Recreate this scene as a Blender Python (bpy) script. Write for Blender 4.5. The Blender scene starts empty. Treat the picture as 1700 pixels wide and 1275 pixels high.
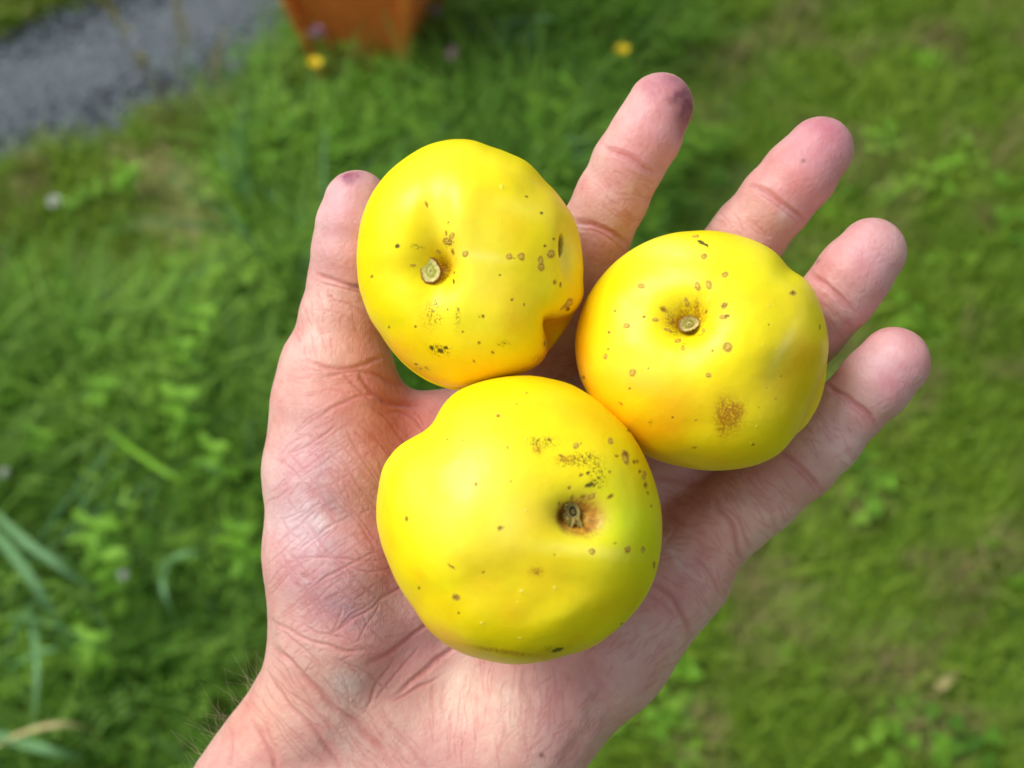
import bpy, math, random
import numpy as np
from mathutils import Vector, Matrix, Euler

# ------------------------------------------------------------------ camera, sky, sun, exposure
SC = bpy.context.scene
COL = SC.collection
CAM_H = 1.45                      # metres above the lawn
PITCH = math.radians(55)          # looking down at the held-out hand
FPX = 2214.0                      # focal length in pixels of a 1700 px wide picture
cam_d = bpy.data.cameras.new('camera')
cam_d.sensor_width = 36.0
cam_d.lens = 36.0 * FPX / 1700.0
cam_d.clip_start = 0.02
cam_d.clip_end = 400.0
cam = bpy.data.objects.new('camera', cam_d)
COL.objects.link(cam)
cam.location = (0, 0, CAM_H)
cam.rotation_euler = (math.pi / 2 - PITCH, 0, 0)
SC.camera = cam
cam_d.dof.use_dof = True
cam_d.dof.focus_distance = 0.287
cam_d.dof.aperture_fstop = 13.5
cam_d.dof.aperture_blades = 0

SUN_EL, SUN_AZ = math.radians(55), math.radians(-78)   # azimuth from +Y towards +X
wd = bpy.data.worlds.new('World')
SC.world = wd
wd.use_nodes = True
wn = wd.node_tree
bg = wn.nodes['Background']
sky = wn.nodes.new('ShaderNodeTexSky')
sky.sky_type = 'NISHITA'
sky.sun_disc = False
sky.sun_elevation = SUN_EL
sky.sun_rotation = SUN_AZ
sky.air_density = 1.0
sky.dust_density = 3.0
sky.ozone_density = 1.0
hs = wn.nodes.new('ShaderNodeHueSaturation')
hs.inputs['Saturation'].default_value = 0.35
wn.links.new(sky.outputs[0], hs.inputs['Color'])
wn.links.new(hs.outputs[0], bg.inputs['Color'])
bg.inputs['Strength'].default_value = 0.12

sun_d = bpy.data.lights.new('sun', 'SUN')
sun_d.energy = 2.2
sun_d.angle = math.radians(34)
sun_d.color = (1.0, 0.985, 0.95)
sun = bpy.data.objects.new('sun', sun_d)
COL.objects.link(sun)
sdir = Vector((math.sin(SUN_AZ) * math.cos(SUN_EL), math.cos(SUN_AZ) * math.cos(SUN_EL), math.sin(SUN_EL)))
sun.rotation_euler = sdir.to_track_quat('Z', 'Y').to_euler()

SC.view_settings.view_transform = 'Standard'
SC.view_settings.look = 'None'
SC.view_settings.gamma = 1.0
SC.view_settings.exposure = 0.32
SC.view_settings.use_curve_mapping = False
SC.render.engine = 'CYCLES'
SC.cycles.use_denoising = True
SC.cycles.max_bounces = 7
SC.cycles.use_adaptive_sampling = True
SC.cycles.adaptive_threshold = 0.02
SC.cycles.transparent_max_bounces = 4
SC.cycles.sample_clamp_indirect = 6.0

# ------------------------------------------------------------------ helpers
# the hand's own frame: x right, y along the fingers' side, z out of the palm; millimetres;
# the palm lies 307 mm in front of the eye that looks at it
DREF = 307.0
RC = Matrix.Rotation(math.pi / 2 - PITCH, 4, 'X')
HAND_M = Matrix.Translation(Vector((0, 0, CAM_H)) + RC.to_3x3() @ Vector((0, 0, -DREF / 1000))) @ RC


def P(px, py, z=0.0):
    """reading of the photograph (pixels) and a height above the palm plane -> hand-frame millimetres"""
    k = (DREF - z) / FPX
    return np.array([(px - 850.0) * k, (637.5 - py) * k, z], dtype=np.float64)


def to_px(v):
    k = FPX / (DREF - v[:, 2])
    return np.stack([v[:, 0] * k + 850.0, 637.5 - v[:, 1] * k], 1)


def G(px, py, h=0.0):
    """reading of the photograph -> world point at height h"""
    d = RC.to_3x3() @ Vector(((px - 850.0) / FPX, (637.5 - py) / FPX, -1.0))
    t = (h - CAM_H) / d.z
    return Vector((d.x * t, d.y * t, h))


def tag(o, label=None, cat=None, group=None, kind=None):
    if label: o['label'] = label
    if cat: o['category'] = cat
    if group: o['group'] = group
    if kind: o['kind'] = kind
    return o


def link(name, me, mat=None, parent=None, smooth=True):
    o = bpy.data.objects.new(name, me)
    COL.objects.link(o)
    if mat is not None:
        me.materials.append(mat)
    if parent is not None:
        o.parent = parent
    if smooth and len(me.polygons):
        me.shade_smooth()
    return o


def np_mesh(name, verts, quads=None, polys=None):
    """mesh from arrays; quads (n,4) or (n,3) int array, polys a list of further faces of any size"""
    me = bpy.data.meshes.new(name)
    verts = np.asarray(verts, dtype=np.float32)
    me.vertices.add(len(verts))
    me.vertices.foreach_set('co', verts.ravel())
    loops, starts = [], []
    n = 0
    if quads is not None and len(quads):
        q = np.asarray(quads, dtype=np.int32)
        loops.append(q.ravel())
        starts.append(np.arange(len(q), dtype=np.int32) * q.shape[1])
        n = q.size
    if polys:
        ln = np.array([len(p) for p in polys], dtype=np.int32)
        loops.append(np.concatenate([np.asarray(p, dtype=np.int32) for p in polys]))
        starts.append(n + np.concatenate([[0], np.cumsum(ln)[:-1]]).astype(np.int32))
    L = np.concatenate(loops)
    S = np.concatenate(starts)
    me.loops.add(len(L))
    me.loops.foreach_set('vertex_index', L)
    me.polygons.add(len(S))
    me.polygons.foreach_set('loop_start', S)
    me.update(calc_edges=True)
    me.validate()
    return me


def set_color(me, name, rgb):
    a = me.color_attributes.new(name, 'FLOAT_COLOR', 'POINT')
    c = np.ones((len(me.vertices), 4), dtype=np.float32)
    c[:, :3] = rgb
    a.data.foreach_set('color', c.ravel())


def set_float(me, name, val):
    a = me.attributes.new(name, 'FLOAT', 'POINT')
    a.data.foreach_set('value', np.asarray(val, dtype=np.float32))


def verts_of(me):
    v = np.empty(len(me.vertices) * 3, dtype=np.float32)
    me.vertices.foreach_get('co', v)
    return v.reshape(-1, 3)


def normals_of(me):
    v = np.empty(len(me.vertices) * 3, dtype=np.float32)
    me.vertex_normals.foreach_get('vector', v)
    return v.reshape(-1, 3)


def seg_dist(p, a, b):
    """distance of 2-D points to a segment, and the parameter along it"""
    ab = b - a
    t = np.clip(((p - a) @ ab) / max(float(ab @ ab), 1e-9), 0, 1)
    d = p - a - t[:, None] * ab
    return np.sqrt((d * d).sum(1)), t


def lattice(seed):
    r = np.random.RandomState(seed)
    return r.rand(64, 64, 64).astype(np.float32)


LAT = lattice(5)


def vnoise(p, scale, off=0.0):
    """smooth value noise in 0..1 at points p (n,3)"""
    q = p * scale + off + 1000.0
    i = np.floor(q).astype(np.int64)
    f = (q - i).astype(np.float32)
    f = f * f * (3 - 2 * f)
    i &= 63
    j = (i + 1) & 63
    x0, y0, z0 = i.T
    x1, y1, z1 = j.T
    fx, fy, fz = f.T
    c00 = LAT[x0, y0, z0] * (1 - fx) + LAT[x1, y0, z0] * fx
    c10 = LAT[x0, y1, z0] * (1 - fx) + LAT[x1, y1, z0] * fx
    c01 = LAT[x0, y0, z1] * (1 - fx) + LAT[x1, y0, z1] * fx
    c11 = LAT[x0, y1, z1] * (1 - fx) + LAT[x1, y1, z1] * fx
    return (c00 * (1 - fy) + c10 * fy) * (1 - fz) + (c01 * (1 - fy) + c11 * fy) * fz


def srgb(r, g, b):
    c = np.array([r, g, b], dtype=np.float64) / 255.0
    return np.where(c <= 0.04045, c / 12.92, ((c + 0.055) / 1.055) ** 2.4)


class NT:
    """small helper to write node trees"""
    def __init__(s, name):
        s.m = bpy.data.materials.new(name)
        s.m.use_nodes = True
        s.t = s.m.node_tree
        s.bsdf = s.t.nodes['Principled BSDF']
        s.out = s.t.nodes['Material Output']

    def n(s, typ, **kw):
        nd = s.t.nodes.new(typ)
        for k, v in kw.items():
            if hasattr(nd, k) and k not in nd.inputs.keys():
                setattr(nd, k, v)
        return nd

    def l(s, a, b):
        s.t.links.new(a, b)

    def noise(s, vec, scale, detail=3.0, rough=0.55):
        nd = s.t.nodes.new('ShaderNodeTexNoise')
        nd.inputs['Scale'].default_value = scale
        nd.inputs['Detail'].default_value = detail
        nd.inputs['Roughness'].default_value = rough
        if vec is not None: s.l(vec, nd.inputs['Vector'])
        return nd.outputs['Fac']

    def ramp(s, fac, stops):
        nd = s.t.nodes.new('ShaderNodeValToRGB')
        e = nd.color_ramp.elements
        e[0].position, e[0].color = stops[0][0], (*stops[0][1], 1)
        e[1].position, e[1].color = stops[-1][0], (*stops[-1][1], 1)
        for p, c in stops[1:-1]:
            x = e.new(p)
            x.color = (*c, 1)
        s.l(fac, nd.inputs[0])
        return nd.outputs[0]

    def mix(s, fac, a, b, mode='MIX'):
        nd = s.t.nodes.new('ShaderNodeMix')
        nd.data_type = 'RGBA'
        nd.blend_type = mode
        for sock, v in ((nd.inputs[0], fac), (nd.inputs[6], a), (nd.inputs[7], b)):
            if hasattr(v, 'is_output'): s.l(v, sock)
            elif isinstance(v, (int, float)): sock.default_value = v
            else: sock.default_value = (*v, 1)
        return nd.outputs[2]

    def math(s, op, a, b=0.0, c=None):
        nd = s.t.nodes.new('ShaderNodeMath')
        nd.operation = op
        for i, v in enumerate((a, b, c)):
            if v is None: continue
            if hasattr(v, 'is_output'): s.l(v, nd.inputs[i])
            else: nd.inputs[i].default_value = v
        return nd.outputs[0]

    def bump(s, h, strength, dist, normal=None):
        nd = s.t.nodes.new('ShaderNodeBump')
        nd.inputs['Strength'].default_value = strength
        nd.inputs['Distance'].default_value = dist
        s.l(h, nd.inputs['Height'])
        if normal is not None: s.l(normal, nd.inputs['Normal'])
        return nd.outputs[0]

# ------------------------------------------------------------------ the hand: one continuous skin
# bones are tapered capsules given by photograph readings (px, py), height z (mm) and half width (px)
def J(px, py, z, rpx):
    return P(px, py, z), rpx * (DREF - z) / FPX


FINGERS = {
    'index': [(1097, 176, 9, 55), (1071, 226, 8, 58), (1043, 272, 6.5, 59), (1016, 328, 3, 60), (986, 390, -1, 61),
              (930, 520, -8, 66), (880, 640, -12, 74)],
    'middle': [(1361, 249, 7, 56), (1326, 291, 6, 60), (1289, 333, 4, 60), (1243, 390, -1, 61), (1190, 456, -7, 64),
               (1115, 560, -12, 68), (1030, 670, -14, 76)],
    'ring': [(1447, 419, 9, 57), (1418, 455, 8, 61), (1391, 491, 6, 60.5), (1345, 543, 0, 60), (1295, 598, -6, 64),
             (1205, 668, -10, 68), (1105, 760, -13, 76)],
    'pinky': [(1484, 602, 12, 59), (1451, 638, 11, 60), (1414, 676, 9, 57), (1370, 725, 6, 60), (1325, 768, 3, 62),
              (1262, 820, -1, 66), (1180, 880, -6, 78)],
    'thumb': [(592, 338, 3, 55), (586, 375, 3, 60), (583, 420, 2, 64), (578, 468, 0, 65), (568, 530, -1, 70), (558, 605, -2, 82),
              (560, 660, -3, 99)],
}
# every bone of the palm and arm: start, end
PALM = [
    ((880, 640, -12, 74), (640, 1130, -13, 110)),
    ((1030, 670, -15, 76), (690, 1170, -13, 110)),
    ((1105, 760, -14, 76), (740, 1200, -13, 110)),
    ((1160, 900, -9, 80), (820, 1210, -12, 110)),
    ((1122, 946, -8, 94), (998, 1072, -8, 112)),      # hypothenar
    ((998, 1072, -8, 112), (872, 1200, -10, 114)),
    ((872, 1200, -10, 114), (735, 1345, -14, 112)),
    ((560, 660, -3, 99), (562, 780, -5, 118)),         # thenar
    ((562, 780, -5, 118), (566, 920, -6, 122)),
    ((566, 920, -6, 122), (573, 1040, -9, 124)),
    ((600, 720, -7, 80), (720, 760, -9, 66)),          # adductor
    ((640, 725, -9, 70), (880, 700, -12, 70)),         # first web
    ((650, 850, -12, 110), (700, 980, -12, 110)),
    ((545, 1150, -13, 108), (420, 1320, -18, 108)),    # radial side of the wrist
    ((576, 1040, -9, 122), (545, 1150, -12, 106)),
    ((690, 1120, -15, 120), (580, 1330, -19, 130)),
    ((800, 1150, -14, 112), (650, 1330, -18, 130)),
    ((530, 1390, -22, 195), (150, 1960, -45, 265)),     # forearm
    ((150, 1960, -45, 265), (-160, 2430, -65, 310)),
]


def round_cone(p, a, ra, b, rb):
    ba = b - a
    l2 = float(ba @ ba)
    if l2 < 1e-6:
        return np.sqrt(((p - a) ** 2).sum(1)) - max(ra, rb)
    t = np.clip(((p - a) @ ba) / l2, 0, 1)
    q = p - a - t[:, None] * ba
    t2 = t * t * (3 - 2 * t) * 0.35 + t * 0.65
    return np.sqrt((q * q).sum(1)) - (ra + (rb - ra) * t2)


def smin(a, b, k):
    h = np.maximum(k - np.abs(a - b), 0.0) / k
    return np.minimum(a, b) - h * h * k * 0.25


PALM_J = [(J(*a), J(*b)) for a, b in PALM]
FING_J = {n: [J(*q) for q in c] for n, c in FINGERS.items()}


def hand_sdf(p):
    p = p.astype(np.float32)
    d = None
    for (a, ra), (b, rb) in PALM_J:
        e = round_cone(p, a.astype(np.float32), ra, b.astype(np.float32), rb)
        d = e if d is None else smin(d, e, 5.0)
    for n, ch in FING_J.items():
        f = None
        for (a, ra), (b, rb) in zip(ch[:-1], ch[1:]):
            e = round_cone(p, a.astype(np.float32), ra, b.astype(np.float32), rb)
            f = e if f is None else smin(f, e, 1.5)
        d = smin(d, f, 7.0 if n == 'thumb' else 3.0)
    # soft hollows of the palm
    for (px, py, z, r, amt) in HOLLOWS:
        c = P(px, py, z)
        q = ((p - c.astype(np.float32)) ** 2).sum(1)
        d = d + amt * np.exp(-q / (2 * r * r))
    return d


HOLLOWS = [(757, 1085, -1, 9, 3.2), (700, 1150, -2, 8, 2.5), (640, 650, 4, 4.5, 1.0),
           (930, 1120, 4, 7, .8), (450, 1062, -2, 5, 1.2), (1232, 945, -5, 4, 1.0), (560, 640, 8, 5, 0.8), (850, 1200, 3, 5, 0.6)]


def surface_nets(step=0.95, block=8):
    lo = np.array([-150.0, -200.0, -100.0])
    hi = np.array([96.0, 78.0, 26.0])
    nb = np.ceil((hi - lo) / (step * block)).astype(int)
    n = nb * block
    # coarse pass on block centres
    g = np.stack(np.meshgrid(*[np.arange(k) for k in nb], indexing='ij'), -1).reshape(-1, 3)
    cen = lo + (g + 0.5) * block * step
    d = hand_sdf(cen)
    R = block * step * 0.5 * 1.75 + 3.0
    near = np.abs(d) < R
    vol = np.where(d > 0, 1.0, -1.0).astype(np.float32).reshape(nb)
    vol = vol.repeat(block, 0).repeat(block, 1).repeat(block, 2)
    off = np.stack(np.meshgrid(*[np.arange(block)] * 3, indexing='ij'), -1).reshape(-1, 3)
    gi = g[near] * block
    for s in range(0, len(gi), 400):
        idx = (gi[s:s + 400, None, :] + off[None]).reshape(-1, 3)
        v = hand_sdf(lo + idx * step)
        vol[idx[:, 0], idx[:, 1], idx[:, 2]] = v
    sgn = vol < 0
    mixed = np.zeros(np.array(vol.shape) - 1, dtype=np.uint8)
    for dx in (0, 1):
        for dy in (0, 1):
            for dz in (0, 1):
                mixed += sgn[dx:dx + mixed.shape[0], dy:dy + mixed.shape[1], dz:dz + mixed.shape[2]]
    cells = np.argwhere((mixed > 0) & (mixed < 8))
    vid = np.full(mixed.shape, -1, dtype=np.int32)
    vid[cells[:, 0], cells[:, 1], cells[:, 2]] = np.arange(len(cells))
    acc = np.zeros((len(cells), 3))
    cnt = np.zeros(len(cells))
    corners = [(a, b, c) for a in (0, 1) for b in (0, 1) for c in (0, 1)]
    for a in corners:
        for ax in range(3):
            if a[ax]: continue
            b = list(a); b[ax] = 1
            va = vol[cells[:, 0] + a[0], cells[:, 1] + a[1], cells[:, 2] + a[2]]
            vb = vol[cells[:, 0] + b[0], cells[:, 1] + b[1], cells[:, 2] + b[2]]
            m = (va < 0) != (vb < 0)
            t = np.where(m, va / np.where(m, va - vb, 1), 0)
            pt = np.array(a)[None].repeat(len(cells), 0).astype(float)
            pt[:, ax] = t
            acc += pt * m[:, None]
            cnt += m
    V = lo + (cells + acc / cnt[:, None]) * step
    quads = []
    for ax in range(3):
        u, w = [(1, 2), (2, 0), (0, 1)][ax]
        sl0 = [slice(None)] * 3; sl1 = [slice(None)] * 3
        sl0[ax] = slice(0, -1); sl1[ax] = slice(1, None)
        m = sgn[tuple(sl0)] != sgn[tuple(sl1)]
        e = np.argwhere(m)
        ok = (e[:, u] > 0) & (e[:, w] > 0) & (e[:, u] < mixed.shape[u]) & (e[:, w] < mixed.shape[w])
        e = e[ok]
        fl = sgn[tuple(e.T)]
        def cell(du, dw):
            c = e.copy(); c[:, u] -= du; c[:, w] -= dw
            return vid[c[:, 0], c[:, 1], c[:, 2]]
        q = np.stack([cell(1, 1), cell(0, 1), cell(0, 0), cell(1, 0)], 1)
        q[~fl] = q[~fl][:, ::-1]
        quads.append(q)
    return V, np.concatenate(quads)


def grad(p, e=0.25):
    g = np.zeros_like(p)
    for k in range(3):
        o = np.zeros(3); o[k] = e
        g[:, k] = (hand_sdf(p + o) - hand_sdf(p - o)) / (2 * e)
    return g / np.maximum(np.linalg.norm(g, axis=1, keepdims=True), 1e-6)


def relax(V, Q, it=3, lam=0.5):
    i = np.concatenate([Q[:, 0], Q[:, 1], Q[:, 2], Q[:, 3]])
    j = np.concatenate([Q[:, 1], Q[:, 2], Q[:, 3], Q[:, 0]])
    for _ in range(it):
        s = np.zeros_like(V); c = np.bincount(i, minlength=len(V)) + np.bincount(j, minlength=len(V))
        for k in range(3):
            s[:, k] = np.bincount(i, V[j, k], len(V)) + np.bincount(j, V[i, k], len(V))
        V = V + lam * (s / c[:, None] - V)
    return V


def refine(V, Q, rest, mark):
    """split the marked quads in four, keep every other face and add the new edge points to its outline"""
    M, K = Q[mark], Q[~mark]
    e = np.stack([M, np.roll(M, -1, 1)], -1).reshape(-1, 2)
    e.sort(1)
    key = e[:, 0].astype(np.int64) * (1 << 32) + e[:, 1]
    uk, inv = np.unique(key, return_inverse=True)
    ea, eb = (uk >> 32).astype(np.int64), (uk & 0xffffffff).astype(np.int64)
    n0 = len(V)
    mid = (V[ea] + V[eb]) / 2
    cen = V[M].mean(1)
    V2 = np.concatenate([V, mid, cen])
    mi = n0 + inv.reshape(-1, 4)
    ci = n0 + len(mid) + np.arange(len(M))
    out = [np.stack([M[:, k], mi[:, k], ci, mi[:, (k - 1) % 4]], 1) for k in range(4)]
    NQ = np.concatenate(out)
    # neighbours that are not split
    ke = np.stack([K, np.roll(K, -1, 1)], -1).reshape(-1, 2).copy()
    ke.sort(1)
    kk = ke[:, 0].astype(np.int64) * (1 << 32) + ke[:, 1]
    pos = np.searchsorted(uk, kk).clip(0, len(uk) - 1)
    hit = (uk[pos] == kk).reshape(-1, 4)
    touched = hit.any(1)
    rest2 = []
    lut = None
    for f, h, p4 in zip(K[touched], hit[touched], pos.reshape(-1, 4)[touched]):
        r = []
        for k in range(4):
            r.append(int(f[k]))
            if h[k]: r.append(int(n0 + p4[k]))
        rest2.append(r)
    if rest:
        lut = {int(k): int(n0 + q) for q, k in enumerate(uk)}
        for f in rest:
            r = []
            for k in range(len(f)):
                a, b = f[k], f[(k + 1) % len(f)]
                r.append(a)
                kx = min(a, b) * (1 << 32) + max(a, b)
                if kx in lut: r.append(lut[kx])
            rest2.append(r)
    return V2, NQ, K[~touched], rest2


def project(V, it=2, sel=None):
    W = V if sel is None else V[sel]
    for _ in range(it):
        W = W - grad(W) * hand_sdf(W)[:, None]
    if sel is None: return W
    V = V.copy(); V[sel] = W
    return V


def build_hand_mesh():
    V, Q = surface_nets()
    V = relax(V, Q, 2)
    V = project(V, 2)
    V = relax(V, Q, 1, 0.3)
    rest = []
    coarse = []
    fine = Q
    for level in range(2):
        c = V[fine].mean(1)
        a = V[fine[:, 2]] - V[fine[:, 0]]
        b = V[fine[:, 3]] - V[fine[:, 1]]
        nz = np.cross(a, b)
        nz = nz / np.maximum(np.linalg.norm(nz, axis=1, keepdims=True), 1e-9)
        view = np.array([0, 0, DREF]) - c
        view /= np.linalg.norm(view, axis=1, keepdims=True)
        facing = (nz * view).sum(1)
        px = to_px(c)
        mark = (facing > (-0.15 if level == 0 else 0.05)) & (px[:, 0] > 230 - 40 * (1 - level)) & (px[:, 1] < 1310 + 40 * (1 - level))
        # under the fruits nobody sees the skin
        for fx, fy, fr in ((782, 438, 165), (1163, 583, 170), (862, 862, 200)):
            mark &= ((px[:, 0] - fx) ** 2 + (px[:, 1] - fy) ** 2) > fr * fr
        n0 = len(V)
        V, fine, keep, rest = refine(V, fine, rest, mark)
        coarse.append(keep)
        # earlier coarse faces never touch level-2 edges because the marks shrink; guard by projecting only new points
        V[n0:] = project(V[n0:], 1)
    quads = np.concatenate([fine] + coarse)
    return V, quads, rest


# ---- skin relief and pigment, read off the photograph
def polyline(pts):
    """Catmull-Rom through the points"""
    p = np.array(pts, dtype=float)
    if len(p) == 2: return p
    q = np.vstack([2 * p[0] - p[1], p, 2 * p[-1] - p[-2]])
    out = []
    for i in range(1, len(q) - 2):
        for t in np.linspace(0, 1, 7)[:-1]:
            out.append(0.5 * ((2 * q[i]) + (-q[i - 1] + q[i + 1]) * t + (2 * q[i - 1] - 5 * q[i] + 4 * q[i + 1] - q[i + 2]) * t * t
                              + (-q[i - 1] + 3 * q[i] - 3 * q[i + 1] + q[i + 2]) * t ** 3))
    out.append(p[-1])
    return np.array(out)


# (points, depth mm, half width px, redness with painted shade)
CREASES = [
    # finger joints
    ([(1244, 306), (1290, 330), (1340, 370)], .42, 3.4, .75), ([(952, 366), (995, 382), (1046, 404)], .42, 3.4, .75), ([(1002, 246), (1044, 262), (1090, 292)], .36, 3.2, .7),
    ([(1340, 448), (1380, 478), (1426, 524)], .42, 3.4, .75), ([(1366, 630), (1414, 664), (1464, 714)], .48, 3.6, .8),
    ([(1000, 243), (1040, 256), (1092, 290)], .22, 3.0, .45), ([(1003, 252), (1045, 268), (1086, 296)], .14, 2.2, .3),
    ([(948, 362), (990, 378), (1048, 408)], .3, 3.6, .5), ([(955, 378), (998, 392), (1040, 418)], .15, 2.4, .3),
    ([(1241, 304), (1283, 322), (1338, 372)], .3, 3.4, .5), ([(1250, 318), (1290, 340), (1326, 374)], .15, 2.4, .3),
    ([(1345, 452), (1376, 474), (1424, 526)], .3, 3.4, .5), ([(1352, 466), (1385, 490), (1410, 522)], .14, 2.2, .3),
    ([(1369, 632), (1412, 662), (1462, 716)], .36, 3.6, .55), ([(1378, 646), (1415, 676), (1450, 716)], .16, 2.4, .3),
    ([(1288, 742), (1322, 770), (1372, 822)], .34, 3.6, .55), ([(1300, 762), (1330, 788), (1360, 822)], .2, 2.6, .4),
    ([(1184, 826), (1212, 874), (1232, 944)], .35, 3.6, .5), ([(1196, 832), (1226, 866), (1250, 915)], .18, 2.6, .4),
    ([(1180, 815), (1205, 845), (1240, 880)], .15, 2.4, .3),
    # thumb
    ([(522, 454), (560, 463), (600, 478)], .26, 3.0, .5), ([(530, 466), (570, 476), (604, 490)], .12, 2.2, .3),
    ([(540, 497), (575, 508), (612, 524)], .10, 2.0, .3), ([(515, 515), (560, 522), (600, 540)], .07, 1.8, .2),
    ([(500, 600), (560, 612), (605, 604), (646, 590)], .25, 3.4, .45), ([(530, 628), (580, 616), (625, 622), (668, 645)], .22, 3.0, .45),
    ([(590, 606), (610, 640), (650, 668), (720, 672)], .32, 4.0, .5), ([(560, 612), (590, 640), (620, 668)], .18, 2.6, .4),
    ([(520, 700), (560, 672), (600, 655), (650, 655)], .18, 2.6, .35),
    # web folds of the thumb
    ([(632, 680), (680, 690), (716, 726)], .16, 2.4, .35), ([(618, 676), (660, 716), (700, 778)], .16, 2.2, .35),
    ([(590, 700), (640, 745), (690, 815)], .13, 2.0, .3), ([(565, 700), (600, 760), (640, 830)], .12, 2.0, .3),
    ([(545, 712), (598, 780), (650, 845)], .1, 1.9, .25), ([(535, 800), (590, 850), (640, 915)], .1, 1.9, .25),
    # thenar cross-hatching
    ([(495, 988), (554, 954), (600, 928), (650, 905)], .14, 2.2, .4), ([(530, 1066), (594, 1022), (652, 983), (700, 950)], .18, 2.4, .45),
    ([(545, 1062), (584, 1022), (623, 993)], .14, 2.0, .35), ([(490, 915), (535, 885), (594, 846)], .1, 1.9, .25),
    ([(500, 866), (574, 944), (643, 1008)], .13, 2.0, .35), ([(535, 807), (594, 866), (633, 925)], .11, 2.0, .3),
    ([(554, 748), (598, 812), (643, 871)], .11, 2.0, .3), ([(525, 895), (594, 964), (652, 1023)], .12, 2.0, .3),
    ([(470, 760), (520, 735), (560, 700)], .12, 2.2, .3), ([(490, 800), (540, 765), (590, 730)], .09, 1.8, .2),
    ([(486, 930), (540, 925), (600, 932), (640, 930)], .11, 2.0, .35), ([(480, 840), (520, 815), (570, 800)], .07, 1.8, .2),
    ([(570, 1000), (560, 1040), (545, 1062)], .1, 1.8, .25), ([(640, 985), (615, 1030), (598, 1066)], .13, 2.0, .3),
    ([(560, 935), (610, 950), (668, 944)], .1, 1.8, .35), ([(585, 905), (620, 940), (660, 960)], .09, 1.8, .3),
    ([(560, 1095), (610, 1120), (650, 1150)], .12, 2.0, .3), ([(565, 1110), (580, 1150), (585, 1175)], .08, 1.8, .2),
    # long creases at the heel of the hand
    ([(720, 1030), (700, 1043), (652, 1078), (600, 1112)], .32, 3.2, .6), ([(760, 1068), (740, 1086), (700, 1120), (643, 1165)], .36, 3.8, .6),
    ([(655, 1090), (630, 1130), (600, 1190)], .16, 2.2, .4), ([(735, 1120), (680, 1150), (645, 1166)], .18, 2.6, .45),
    ([(700, 1070), (655, 1120), (620, 1165)], .12, 2.0, .35),
    ([(448, 1064), (486, 1106), (554, 1169), (613, 1223), (668, 1285)], .5, 4.4, .5),
    ([(441, 1112), (478, 1166), (528, 1220), (580, 1290)], .34, 3.6, .4),
    ([(418, 1200), (446, 1245), (462, 1290)], .34, 4.0, .4), ([(440, 1020), (480, 1048), (554, 1078), (625, 1082)], .22, 3.0, .35),
    ([(452, 1035), (500, 1075), (560, 1130)], .14, 2.2, .3), ([(470, 1140), (520, 1180), (560, 1225)], .16, 2.6, .3),
    ([(495, 1030), (530, 1050), (590, 1060)], .12, 2.4, .3), ([(378, 1190), (384, 1230), (380, 1280)], .12, 3.0, .3),
    ([(640, 1190), (680, 1240), (720, 1290)], .12, 3.0, .3),
    # ulnar palm
    ([(1075, 958), (1112, 985), (1130, 1018), (1148, 1062)], .4, 3.8, .5), ([(1072, 985), (1100, 1000), (1120, 1030)], .16, 2.2, .3),
    ([(1150, 925), (1178, 950), (1200, 990)], .3, 3.2, .45), ([(1100, 975), (1125, 995), (1138, 1020)], .15, 2.0, .3),
    ([(1110, 890), (1150, 895), (1185, 925)], .1, 2.2, .25), ([(978, 1085), (990, 1120), (1010, 1150)], .2, 6.0, .15),
    ([(872, 1100), (874, 1140), (885, 1180)], .25, 7.0, .15), ([(982, 1172), (975, 1210), (930, 1270)], .35, 9.0, .1),
    ([(800, 1100), (790, 1180), (800, 1260)], .18, 9.0, .05), ([(1098, 830), (1120, 870), (1100, 920)], .12, 3.0, .2),
    # fold under the right-hand fruit
    ([(1085, 790), (1120, 800), (1168, 800)], .2, 4.0, .4),
]

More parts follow.
